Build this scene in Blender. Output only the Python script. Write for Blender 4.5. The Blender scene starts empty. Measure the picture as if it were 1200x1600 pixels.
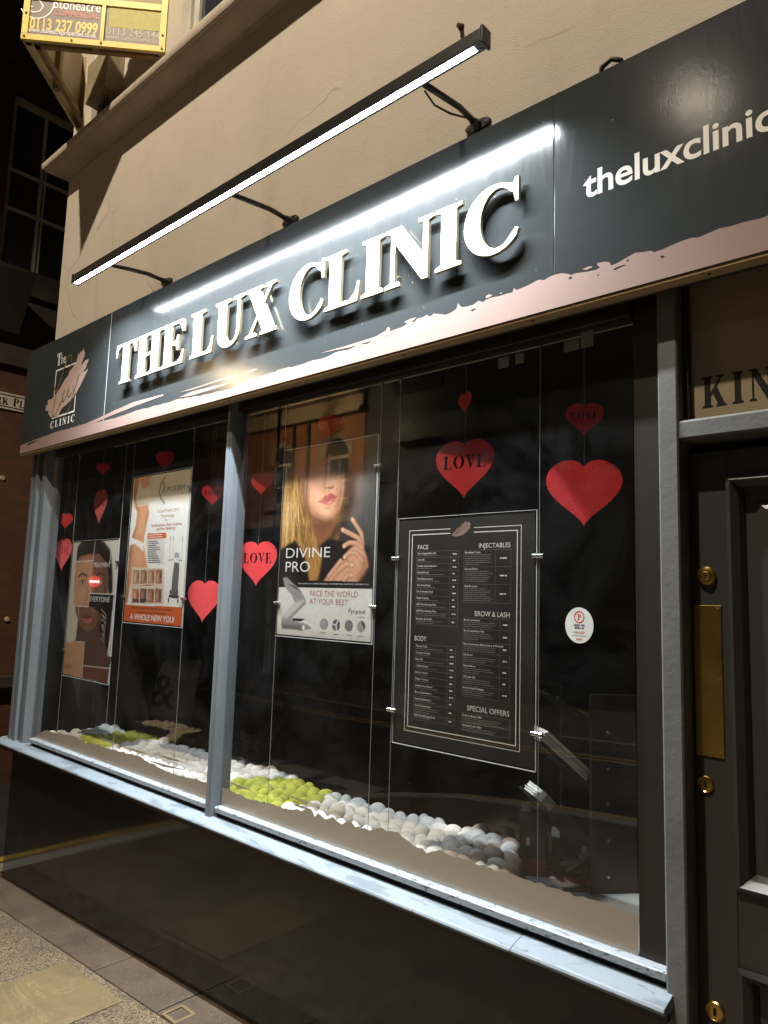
import bpy, math, random
import numpy as np
from mathutils import Matrix, Vector

rnd = random.Random(7)
PI = math.pi
S = bpy.context.scene
COL = S.collection

# ------------------------------------------------------------------ camera
CAM = np.array([0.0, -1.9, 1.65])
ROT = np.array([[0.742853, 0.668725, 0.031241], [-0.05684, 0.109502, -0.99236], [-0.667037, 0.735402, 0.119354]])
FPX = 1125.2          # focal length in pixels of the 1200x1600 photograph
cd = bpy.data.cameras.new('camera')
cam = bpy.data.objects.new('camera', cd)
COL.objects.link(cam)
cd.sensor_fit = 'VERTICAL'
cd.sensor_height = 24.0
cd.lens = 24.0 * FPX / 1600.0
cd.clip_start = 0.02
cd.clip_end = 500
rm = Matrix.Identity(4)
for i in range(3):
    rm[i][0] = ROT[0][i]
    rm[i][1] = -ROT[1][i]
    rm[i][2] = -ROT[2][i]
    rm[i][3] = CAM[i]
cam.matrix_world = rm
S.camera = cam

# ------------------------------------------------------------------ world: a night sky
w = bpy.data.worlds.new('World')
S.world = w
w.use_nodes = True
nt = w.node_tree
bgn = nt.nodes['Background']
sky = nt.nodes.new('ShaderNodeTexSky')
sky.sky_type = 'NISHITA'
sky.sun_disc = False
sky.sun_elevation = math.radians(-4)
sky.sun_rotation = math.radians(200)
nt.links.new(sky.outputs[0], bgn.inputs[0])
bgn.inputs[1].default_value = 0.10
S.view_settings.view_transform = 'Standard'
S.view_settings.look = 'None'
S.view_settings.gamma = 1
S.view_settings.exposure = 0.3
S.cycles.max_bounces = 10
S.cycles.transparent_max_bounces = 16
S.cycles.sample_clamp_indirect = 4.0
S.cycles.use_denoising = True

LED_POWER = 118.0       # the LED strip's own light
LAMP_KEY = 2600.0      # lamp at the kerb, above the frame
LAMP_FAR = 500.0      # lamp across the street
LAMP_CORNER = 650.0   # lamp on the far corner, by the brick building
WARM = (1.0, 0.70, 0.38)
KEY_COL = (1.0, 0.86, 0.66)


def ray(x, y):
    return ROT.T @ np.array([(x - 600) / FPX, (y - 800) / FPX, 1.0])


def at(x, y, Y):
    """photograph pixel -> point of the vertical plane at depth Y"""
    d = ray(x, y)
    return CAM + d * ((Y - CAM[1]) / d[1])


def atz(x, y, Z):
    d = ray(x, y)
    return CAM + d * ((Z - CAM[2]) / d[2])


def gz(x):
    """the street falls to the left"""
    return 0.1358 + 0.0457 * max(-30.0, min(12.0, x))


# ------------------------------------------------------------------ materials
def srgb(r, g, b):
    out = []
    for c in (r, g, b):
        c = c / 255.0
        out.append(c / 12.92 if c <= 0.04045 else ((c + 0.055) / 1.055) ** 2.4)
    return tuple(out)


class NT:
    def __init__(s, name):
        s.m = bpy.data.materials.new(name)
        s.m.use_nodes = True
        s.t = s.m.node_tree
        s.b = s.t.nodes['Principled BSDF']
        s.out = s.t.nodes['Material Output']
        s.co = s.t.nodes.new('ShaderNodeTexCoord')

    def n(s, typ, **kw):
        nd = s.t.nodes.new(typ)
        for k, v in kw.items():
            setattr(nd, k, v)
        return nd

    def l(s, a, b):
        s.t.links.new(a, b)

    def noise(s, scale, detail=4, rough=0.55, vec=None, stretch=None, dist=0.0):
        v = vec or s.co.outputs['Object']
        if stretch:
            mp = s.n('ShaderNodeMapping')
            mp.inputs['Scale'].default_value = stretch
            s.l(v, mp.inputs[0])
            v = mp.outputs[0]
        nd = s.n('ShaderNodeTexNoise')
        nd.inputs['Scale'].default_value = scale
        nd.inputs['Detail'].default_value = detail
        nd.inputs['Roughness'].default_value = rough
        nd.inputs['Distortion'].default_value = dist
        s.l(v, nd.inputs['Vector'])
        return nd.outputs['Fac']

    def ramp(s, fac, stops):
        nd = s.n('ShaderNodeValToRGB')
        e = nd.color_ramp.elements
        while len(e) < len(stops):
            e.new(0.5)
        for el, (p, c) in zip(e, stops):
            el.position = p
            el.color = (c, c, c, 1) if isinstance(c, (int, float)) else (*c, 1)
        s.l(fac, nd.inputs[0])
        return nd.outputs['Color']

    def mix(s, fac, a, b, blend='MIX'):
        nd = s.n('ShaderNodeMix', data_type='RGBA', blend_type=blend)
        for sock, v in ((nd.inputs[0], fac), (nd.inputs[6], a), (nd.inputs[7], b)):
            if isinstance(v, (int, float)):
                sock.default_value = v
            elif isinstance(v, tuple):
                sock.default_value = (*v, 1)
            else:
                s.l(v, sock)
        return nd.outputs[2]

    def bump(s, h, strength, dist=0.005, prev=None):
        nd = s.n('ShaderNodeBump')
        nd.inputs['Strength'].default_value = strength
        nd.inputs['Distance'].default_value = dist
        s.l(h, nd.inputs['Height'])
        if prev is not None:
            s.l(prev, nd.inputs['Normal'])
        s.l(nd.outputs[0], s.b.inputs['Normal'])
        return nd.outputs[0]

    def schlick(s, f0, fmax):
        lw = s.n('ShaderNodeLayerWeight')
        lw.inputs['Blend'].default_value = 0.5
        pw = s.n('ShaderNodeMath', operation='POWER')
        pw.inputs[1].default_value = 5.0
        s.l(lw.outputs['Facing'], pw.inputs[0])
        mr = s.n('ShaderNodeMapRange')
        mr.inputs['To Min'].default_value = f0
        mr.inputs['To Max'].default_value = fmax
        s.l(pw.outputs[0], mr.inputs['Value'])
        return mr.outputs[0]

    def base(s, c):
        if isinstance(c, tuple):
            s.b.inputs['Base Color'].default_value = (*c, 1)
        else:
            s.l(c, s.b.inputs['Base Color'])

    def set(s, **kw):
        nm = dict(rough='Roughness', metal='Metallic', spec='Specular IOR Level', coat='Coat Weight', coatr='Coat Roughness',
                  trans='Transmission Weight', ior='IOR', sheen='Sheen Weight')
        for k, v in kw.items():
            if isinstance(v, (int, float)):
                s.b.inputs[nm[k]].default_value = v
            else:
                s.l(v, s.b.inputs[nm[k]])
        return s


def simple(name, c1, c2=None, scale=8, rough=0.5, metal=0.0, bump=0.0, bscale=60, bdist=0.003, stretch=None, **kw):
    m = NT(name)
    if c2 is None:
        c2 = tuple(x * 0.82 for x in c1)
    f = m.noise(scale, 5, 0.6, stretch=stretch)
    m.base(m.mix(m.ramp(f, [(0.35, 0.0), (0.65, 1.0)]), c1, c2))
    m.set(rough=rough, metal=metal, **kw)
    if bump:
        m.bump(m.noise(bscale, 5, 0.6, stretch=stretch), bump, bdist)
    return m.m


def flat(name, c, rough=0.5, metal=0.0):
    m = NT(name)
    m.base(c)
    m.set(rough=rough, metal=metal)
    return m.m


def emit(name, c, strength):
    m = NT(name)
    m.base((0.8, 0.8, 0.8))
    m.b.inputs['Emission Color'].default_value = (*c, 1)
    m.b.inputs['Emission Strength'].default_value = strength
    return m.m


M = {}


def build_materials():
    # rendered upper wall: warm masonry paint over a sandy coat
    m = NT('masonry_paint')
    big = m.noise(1.3, 5, 0.6)
    stain = m.noise(5.0, 7, 0.68, stretch=(1.0, 1.0, 0.22))
    c = m.mix(m.ramp(big, [(0.35, 0.0), (0.7, 1.0)]), (0.56, 0.49, 0.405), (0.48, 0.42, 0.345))
    c = m.mix(m.ramp(stain, [(0.55, 0.0), (0.75, 0.55)]), c, (0.38, 0.315, 0.24))
    wob = m.n('ShaderNodeMix', data_type='RGBA', blend_type='ADD')
    wob.inputs[0].default_value = .22
    m.l(m.co.outputs['Object'], wob.inputs[6])
    nz = m.n('ShaderNodeTexNoise')
    nz.inputs['Scale'].default_value = 3.0
    nz.inputs['Detail'].default_value = 7
    m.l(m.co.outputs['Object'], nz.inputs['Vector'])
    m.l(nz.outputs['Color'], wob.inputs[7])
    vc = m.n('ShaderNodeTexVoronoi', feature='DISTANCE_TO_EDGE')
    vc.inputs['Scale'].default_value = 1.1
    m.l(wob.outputs[2], vc.inputs['Vector'])
    crack = m.mix(m.ramp(m.noise(1.7, 3), [(0.50, 0.0), (0.58, 0.65)]), (0, 0, 0), m.ramp(vc.outputs['Distance'], [(0.0, 1.0), (0.006, 0.0)]))
    c = m.mix(crack, c, (0.20, 0.155, 0.11))
    spots = m.noise(26.0, 3, 0.5)
    c = m.mix(m.ramp(spots, [(0.74, 0.0), (0.77, 0.75)]), c, (0.16, 0.12, 0.085))
    m.base(c)
    m.set(rough=0.8)
    h1 = m.noise(170, 4, 0.65)
    h2 = m.noise(38, 4, 0.6)
    h3 = m.noise(6, 4, 0.6)
    p = m.bump(h3, 0.12, 0.02)
    p = m.bump(h2, 0.16, 0.005, p)
    m.bump(h1, 0.60, 0.0035, p)
    M['wall'] = m.m
    M['cornice'] = simple('cornice_paint', (0.50, 0.42, 0.34), (0.42, 0.35, 0.275), 9, 0.6, bump=0.25, bscale=60)
    M['pale_paint'] = simple('pale_paint', (0.55, 0.50, 0.42), (0.45, 0.40, 0.33), 6, 0.6, bump=0.2)

    # fascia: dark slate composite with a vertical rain-streaked gloss
    m = NT('fascia_panel')
    st = m.noise(60, 5, 0.65, stretch=(1.0, 1.0, 0.13))
    fine = m.noise(420, 3, 0.6)
    cl = m.noise(3.0, 4, 0.55)
    c = m.mix(m.ramp(cl, [(0.3, 0.0), (0.7, 1.0)]), (0.034, 0.040, 0.042), (0.043, 0.049, 0.051))
    dirt = m.ramp(st, [(0.60, 0.0), (0.85, 0.10)])
    c = m.mix(dirt, c, (0.13, 0.15, 0.16))
    speck = m.noise(70, 2, 0.5)
    c = m.mix(m.ramp(speck, [(0.775, 0.0), (0.79, 0.7)]), c, (0.4, 0.4, 0.4))
    m.base(c)
    m.set(rough=m.ramp(st, [(0.3, 0.12), (0.75, 0.165)]), spec=0.60)
    p = m.bump(m.noise(22, 4, 0.6), 0.05, 0.003)
    m.bump(m.noise(230, 4, 0.6, stretch=(1, 1, .35)), 0.10, 0.0010, p)
    M['fascia'] = m.m
    M['pink'] = simple('pink_vinyl', (0.30, 0.21, 0.182), (0.28, 0.195, 0.168), 3, 0.35, bump=0.05, bscale=40)
    M['pale_pink'] = simple('pale_pink_vinyl', (0.50, 0.37, 0.33), (0.46, 0.34, 0.30), 3, 0.35)
    M['white_vinyl'] = flat('white_vinyl', (0.80, 0.78, 0.75), 0.4)
    M['gold_vinyl'] = flat('gold_vinyl', (0.17, 0.11, 0.035), 0.35)
    M['letter'] = simple('letter_face', (0.62, 0.61, 0.585), (0.60, 0.585, 0.56), 4, 0.3)
    M['letter_edge'] = simple('letter_edge', (0.62, 0.52, 0.34), (0.5, 0.41, 0.25), 12, 0.28, metal=0.8)
    M['batten'] = simple('soffit_batten', (0.33, 0.23, 0.11), (0.25, 0.17, 0.07), 20, 0.6, bump=0.2, stretch=(0.1, 1, 1))
    M['soffit'] = flat('soffit_board', (0.03, 0.027, 0.024), 0.7)

    # blue-grey joinery paint
    m = NT('joinery_paint')
    f = m.noise(9, 6, 0.6, stretch=(1.0, 1.0, 0.3))
    c = m.mix(m.ramp(f, [(0.35, 0.0), (0.68, 1.0)]), (0.145, 0.165, 0.18), (0.105, 0.122, 0.135))
    ch = m.noise(55, 4, 0.6)
    c = m.mix(m.ramp(ch, [(0.72, 0.0), (0.75, 0.6)]), c, (0.30, 0.31, 0.31))
    m.base(c)
    m.set(rough=0.42)
    p = m.bump(m.noise(120, 4, 0.6, stretch=(1, 1, 0.15)), 0.3, 0.0015)
    m.bump(m.noise(35, 3, 0.6), 0.2, 0.003, p)
    M['joinery'] = m.m
    # the sill: weathered, paint lost in places
    m = NT('weathered_sill_paint')
    f = m.noise(7, 8, 0.65, stretch=(0.35, 1.6, 1.6), dist=0.6)
    c = m.mix(m.ramp(f, [(0.50, 0.0), (0.545, 1.0)]), (0.175, 0.212, 0.245), (0.115, 0.143, 0.165))
    f2 = m.noise(34, 5, 0.7, stretch=(0.5, 1.2, 1.2), dist=0.8)
    c = m.mix(m.ramp(f2, [(0.64, 0.0), (0.665, 1.0)]), c, (0.065, 0.07, 0.073))
    m.base(c)
    m.set(rough=0.5)
    p = m.bump(f, 0.35, 0.003)
    m.bump(m.noise(140, 4, 0.6), 0.3, 0.0015, p)
    M['sill'] = m.m
    m = NT('worn_rail_paint')
    f2 = m.noise(60, 6, 0.7, stretch=(0.45, 1.2, 1.2), dist=1.0)
    c = m.mix(m.ramp(f2, [(0.57, 0.0), (0.60, 1.0)]), (0.25, 0.285, 0.31), (0.06, 0.075, 0.08))
    m.base(c)
    m.set(rough=0.45)
    m.bump(f2, 0.3, 0.002)
    M['rail'] = m.m
    M['dark_brown_paint'] = simple('dark_brown_paint', (0.022, 0.017, 0.014), (0.017, 0.013, 0.011), 6, 0.4, bump=0.1)

    # door paint
    m = NT('door_paint')
    f = m.noise(4, 5, 0.6, stretch=(1, 1, 0.4))
    m.base(m.mix(f, (0.036, 0.039, 0.037), (0.046, 0.049, 0.046)))
    m.set(rough=0.38)
    m.bump(m.noise(90, 4, 0.6, stretch=(1, 1, 0.1)), 0.18, 0.001)
    M['door'] = m.m
    M['post'] = simple('post_paint', (0.130, 0.135, 0.133), (0.105, 0.110, 0.108), 7, 0.5, bump=0.4, bscale=70, bdist=0.002)
    m = NT('brass')
    f = m.noise(5, 4, 0.6)
    m.base(m.mix(f, (0.62, 0.42, 0.13), (0.54, 0.35, 0.10)))
    m.set(rough=m.ramp(m.noise(12, 5, 0.6), [(0.3, 0.26), (0.7, 0.36)]), metal=1.0)
    m.bump(m.noise(40, 3), 0.02, 0.001)
    M['brass'] = m.m
    M['black'] = flat('black_hole', (0.004, 0.004, 0.004), 0.8)
    M['ink'] = flat('black_lettering', (0.008, 0.008, 0.007), 0.4)
    M['transom'] = simple('transom_panel_paint', (0.30, 0.255, 0.17), (0.26, 0.22, 0.145), 5, 0.35)
    # black glazed stall riser
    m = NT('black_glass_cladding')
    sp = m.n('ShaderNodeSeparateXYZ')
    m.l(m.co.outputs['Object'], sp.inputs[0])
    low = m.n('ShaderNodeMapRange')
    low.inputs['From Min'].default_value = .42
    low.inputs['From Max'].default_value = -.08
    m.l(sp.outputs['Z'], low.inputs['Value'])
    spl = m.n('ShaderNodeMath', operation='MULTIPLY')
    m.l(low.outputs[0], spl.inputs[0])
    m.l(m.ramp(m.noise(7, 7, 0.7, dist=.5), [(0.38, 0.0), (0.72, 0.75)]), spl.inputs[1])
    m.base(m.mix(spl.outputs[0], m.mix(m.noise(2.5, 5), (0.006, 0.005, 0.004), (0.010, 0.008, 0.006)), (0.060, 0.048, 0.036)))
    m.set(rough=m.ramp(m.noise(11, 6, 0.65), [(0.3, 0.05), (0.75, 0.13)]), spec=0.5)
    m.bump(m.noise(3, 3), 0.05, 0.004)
    M['riser'] = m.m

    # glass: thin pane, mirror-like by angle, with a film of dust
    m = NT('window_glass')
    k = m.schlick(0.075, 0.92)
    tr = m.n('ShaderNodeBsdfTransparent')
    tr.inputs[0].default_value = (0.93, 0.945, 0.94, 1)
    gl = m.n('ShaderNodeBsdfGlossy')
    gl.inputs['Roughness'].default_value = 0.0
    gl.inputs['Color'].default_value = (0.95, 0.95, 0.95, 1)
    mx = m.n('ShaderNodeMixShader')
    m.l(k, mx.inputs[0])
    m.l(tr.outputs[0], mx.inputs[1])
    m.l(gl.outputs[0], mx.inputs[2])
    df = m.n('ShaderNodeBsdfDiffuse')
    df.inputs[0].default_value = (0.7, 0.72, 0.75, 1)
    mx2 = m.n('ShaderNodeMixShader')
    d1 = m.ramp(m.noise(3.2, 7, 0.65, dist=0.8), [(0.42, 0.002), (0.85, 0.022)])
    m.l(d1, mx2.inputs[0])
    m.l(mx.outputs[0], mx2.inputs[1])
    m.l(df.outputs[0], mx2.inputs[2])
    m.l(mx2.outputs[0], m.out.inputs[0])
    M['glass'] = m.m
    # upper-storey and far panes: dark reflecting glass
    m = NT('dark_pane')
    m.base((0.030, 0.034, 0.042))
    m.set(rough=0.10, spec=0.6)
    M['dark_pane'] = m.m
    # clear acrylic sheet
    m = NT('clear_acrylic')
    tr = m.n('ShaderNodeBsdfTransparent')
    tr.inputs[0].default_value = (0.96, 0.96, 0.96, 1)
    gl = m.n('ShaderNodeBsdfGlossy')
    gl.inputs['Roughness'].default_value = 0.03
    mx = m.n('ShaderNodeMixShader')
    m.l(m.schlick(0.05, 0.9), mx.inputs[0])
    m.l(tr.outputs[0], mx.inputs[1])
    m.l(gl.outputs[0], mx.inputs[2])
    m.l(mx.outputs[0], m.out.inputs[0])
    M['acrylic'] = m.m
    M['acrylic_edge'] = simple('acrylic_edge', (0.62, 0.64, 0.64), (0.5, 0.52, 0.52), 30, 0.25)
    M['steel'] = flat('brushed_steel', (0.62, 0.62, 0.60), 0.25, 1.0)
    M['cable'] = flat('steel_cable', (0.45, 0.44, 0.42), 0.35, 0.6)
    M['vinyl'] = simple('taupe_vinyl', (0.40, 0.33, 0.265), (0.375, 0.31, 0.245), 4, 0.45, bump=0.05)
    M['tape'] = simple('matt_tape', (0.30, 0.32, 0.34), (0.24, 0.26, 0.28), 20, 0.6)
    # felt
    m = NT('red_felt')
    f = m.noise(60, 5, 0.7)
    m.base(m.mix(f, (0.74, 0.014, 0.022), (0.58, 0.008, 0.014)))
    m.set(rough=0.95, sheen=0.2)
    m.bump(m.noise(260, 4, 0.7), 0.8, 0.0025)
    M['felt'] = m.m
    m = NT('felted_wool')
    at_ = m.n('ShaderNodeVertexColor', layer_name='Col')
    f = m.noise(90, 4, 0.7)
    m.base(m.mix(m.ramp(f, [(0.3, 0.0), (0.7, 0.16)]), at_.outputs[0], (0.25, 0.23, 0.2)))
    m.set(rough=0.95)
    m.bump(m.noise(180, 4, 0.7), 0.45, 0.003)
    M['wool'] = m.m
    m = NT('printed_paper')
    at_ = m.n('ShaderNodeVertexColor', layer_name='Col')
    m.base(at_.outputs[0])
    m.set(rough=0.4)
    M['print'] = m.m
    M['lamp_black'] = simple('black_powder_coat', (0.012, 0.012, 0.012), (0.02, 0.02, 0.02), 40, 0.4, bump=0.15, bscale=150)
    M['led'] = emit('led_strip', (0.90, 0.955, 1.0), 48.0)

    M['board_black'] = simple('black_board_cloth', (0.014, 0.012, 0.010), (0.02, 0.017, 0.014), 20, 0.8)
    M['cloth'] = simple('grey_board_cloth', (0.24, 0.25, 0.26), (0.19, 0.20, 0.21), 20, 0.8, bump=0.2)
    M['dark_room'] = simple('dark_interior_paint', (0.030, 0.026, 0.022), (0.022, 0.019, 0.016), 3, 0.6)
    M['dark_floor'] = simple('dark_shop_floor', (0.028, 0.023, 0.018), (0.018, 0.015, 0.012), 12, 0.4)
    M['black_mdf'] = simple('black_laminate', (0.016, 0.015, 0.014), (0.022, 0.020, 0.019), 9, 0.4)
    M['paper'] = simple('white_paper', (0.72, 0.70, 0.66), (0.6, 0.57, 0.52), 50, 0.7)
    M['page_edges'] = simple('stacked_page_edges', (0.58, 0.53, 0.44), (0.36, 0.32, 0.26), 120, 0.7, stretch=(0.05, 0.05, 1))
    M['crimson'] = flat('crimson_card', (0.18, 0.01, 0.02), 0.5)
    M['blue_grey'] = simple('blue_grey_card', (0.12, 0.15, 0.19), (0.10, 0.13, 0.16), 8, 0.5)
    M['grey_wood'] = simple('grey_painted_wood', (0.11, 0.105, 0.10), (0.08, 0.076, 0.07), 20, 0.5)

    M['sign_yellow'] = simple('yellow_sign_frame', (0.72, 0.56, 0.05), (0.62, 0.47, 0.04), 14, 0.45, bump=0.1)
    M['sign_yellow_faded'] = simple('faded_yellow_patch', (0.47, 0.42, 0.09), (0.40, 0.35, 0.07), 40, 0.6)
    M['sign_mauve'] = simple('mauve_sign_face', (0.17, 0.115, 0.105), (0.14, 0.095, 0.085), 6, 0.5)
    M['sign_taupe'] = simple('taupe_sign_face', (0.20, 0.155, 0.125), (0.16, 0.12, 0.10), 6, 0.5)
    M['sign_red'] = flat('orange_red_lettering', (0.48, 0.12, 0.06), 0.5)
    M['sign_faint'] = flat('worn_pale_lettering', (0.50, 0.44, 0.36), 0.5)
    M['timber'] = simple('weathered_timber', (0.26, 0.17, 0.08), (0.17, 0.10, 0.045), 10, 0.7, bump=0.3, stretch=(1, 1, 0.2))
    M['ply'] = simple('painted_plywood', (0.42, 0.36, 0.23), (0.34, 0.28, 0.17), 6, 0.7, bump=0.2)
    M['box_paint'] = simple('painted_steel_box', (0.30, 0.25, 0.16), (0.22, 0.18, 0.11), 10, 0.5, bump=0.2)
    M['rust'] = simple('rusty_iron', (0.10, 0.055, 0.035), (0.05, 0.03, 0.02), 60, 0.8, bump=0.4, bscale=150)
    M['rubber'] = flat('black_cable', (0.012, 0.012, 0.012), 0.5)

    # ground
    m = NT('exposed_aggregate_paving')
    vo = m.n('ShaderNodeTexVoronoi')
    vo.inputs['Scale'].default_value = 165
    m.l(m.co.outputs['Object'], vo.inputs['Vector'])
    sep = m.n('ShaderNodeSeparateColor')
    m.l(vo.outputs['Color'], sep.inputs[0])
    cell = sep.outputs[0]
    c = m.mix(m.ramp(cell, [(0.0, 0.0), (1.0, 1.0)]), (0.042, 0.030, 0.018), (0.24, 0.17, 0.092))
    c = m.mix(m.ramp(m.noise(3, 6, 0.6), [(0.4, 0.0), (0.7, 0.6)]), c, (0.065, 0.05, 0.038))
    m.base(c)
    m.set(rough=m.ramp(cell, [(0.0, 0.30), (1.0, 0.6)]))
    p = m.bump(vo.outputs['Distance'], 1.0, 0.006)
    m.bump(m.noise(220, 3), 0.4, 0.002, p)
    M['aggregate'] = m.m
    m = NT('worn_stone_edging')
    c = m.mix(m.ramp(m.noise(5, 6, 0.65), [(0.35, 0.0), (0.7, 1.0)]), (0.085, 0.061, 0.043), (0.052, 0.038, 0.027))
    c = m.mix(m.ramp(m.noise(150, 3, 0.6), [(0.62, 0.0), (0.70, 0.7)]), c, (0.30, 0.25, 0.20))
    m.base(c)
    m.set(rough=0.45)
    p = m.bump(m.noise(9, 5), 0.3, 0.006)
    m.bump(m.noise(160, 4, 0.7), 0.6, 0.003, p)
    M['edging'] = m.m
    m = NT('york_stone')
    vn = m.noise(5, 7, 0.7, dist=1.6)
    c = m.mix(m.ramp(vn, [(0.3, 0.0), (0.7, 1.0)]), (0.155, 0.112, 0.055), (0.105, 0.076, 0.037))
    c = m.mix(m.ramp(m.noise(2.2, 8, 0.7, dist=2.5), [(0.49, 0.0), (0.5, 0.25), (0.51, 0.0)]), c, (0.42, 0.33, 0.19))
    m.base(c)
    m.set(rough=0.5)
    p = m.bump(vn, 0.35, 0.005)
    m.bump(m.noise(170, 4, 0.7), 0.5, 0.002, p)
    M['york'] = m.m
    M['asphalt'] = simple('asphalt', (0.028, 0.026, 0.024), (0.042, 0.039, 0.035), 3, 0.55, bump=0.7, bscale=240, bdist=0.004)
    M['yellow_line'] = simple('worn_yellow_paint', (0.55, 0.36, 0.05), (0.30, 0.21, 0.06), 16, 0.6, bump=0.3)
    M['kerbstone'] = simple('granite_kerb', (0.30, 0.27, 0.23), (0.22, 0.20, 0.17), 30, 0.6, bump=0.3)
    M['iron'] = simple('cast_iron', (0.05, 0.048, 0.045), (0.08, 0.075, 0.065), 60, 0.5, bump=0.5, bscale=90)

    def brick(name, c1, c2, mortar, plane, rough=0.85):
        m = NT(name)
        sp = m.n('ShaderNodeSeparateXYZ')
        m.l(m.co.outputs['Object'], sp.inputs[0])
        cb = m.n('ShaderNodeCombineXYZ')
        m.l(sp.outputs['Y' if plane == 'YZ' else 'X'], cb.inputs[0])
        m.l(sp.outputs['Z'], cb.inputs[1])
        br = m.n('ShaderNodeTexBrick')
        br.inputs['Color1'].default_value = (*c1, 1)
        br.inputs['Color2'].default_value = (*c2, 1)
        br.inputs['Mortar'].default_value = (*mortar, 1)
        br.inputs['Scale'].default_value = 1.0
        br.inputs['Brick Width'].default_value = 0.225
        br.inputs['Row Height'].default_value = 0.075
        br.inputs['Mortar Size'].default_value = 0.006
        m.l(cb.outputs[0], br.inputs['Vector'])
        n = m.ramp(m.noise(2.2, 6, 0.6), [(0.35, 0.0), (0.75, 0.6)])
        m.base(m.mix(n, br.outputs['Color'], tuple(x * 0.5 for x in c1)))
        m.set(rough=rough)
        m.bump(br.outputs['Fac'], -0.4, 0.006)
        return m.m
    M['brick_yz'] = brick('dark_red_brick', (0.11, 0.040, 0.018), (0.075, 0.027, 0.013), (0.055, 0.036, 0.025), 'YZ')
    M['brick_xz'] = brick('orange_red_brick', (0.40, 0.17, 0.07), (0.32, 0.125, 0.05), (0.30, 0.2, 0.12), 'XZ')
    M['stone_trim'] = simple('soot_stained_stone', (0.40, 0.33, 0.22), (0.28, 0.22, 0.14), 4, 0.8, bump=0.3)
    M['dark_stone'] = simple('dark_band_stone', (0.055, 0.04, 0.03), (0.035, 0.026, 0.02), 4, 0.8, bump=0.3)
    M['slate'] = simple('roof_slate', (0.03, 0.03, 0.032), (0.02, 0.02, 0.022), 8, 0.6)
    M['white_gloss'] = simple('white_window_paint', (0.62, 0.60, 0.55), (0.5, 0.48, 0.43), 10, 0.45)
    M['plate_white'] = simple('enamel_sign_white', (0.60, 0.55, 0.44), (0.5, 0.45, 0.35), 8, 0.4)
    M['sign_no_entry'] = emit('lit_red_sign', (0.9, 0.03, 0.02), 3.0)
    M['sign_no_entry_bar'] = emit('lit_white_bar', (1.0, 0.95, 0.9), 6.0)


build_materials()


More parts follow.
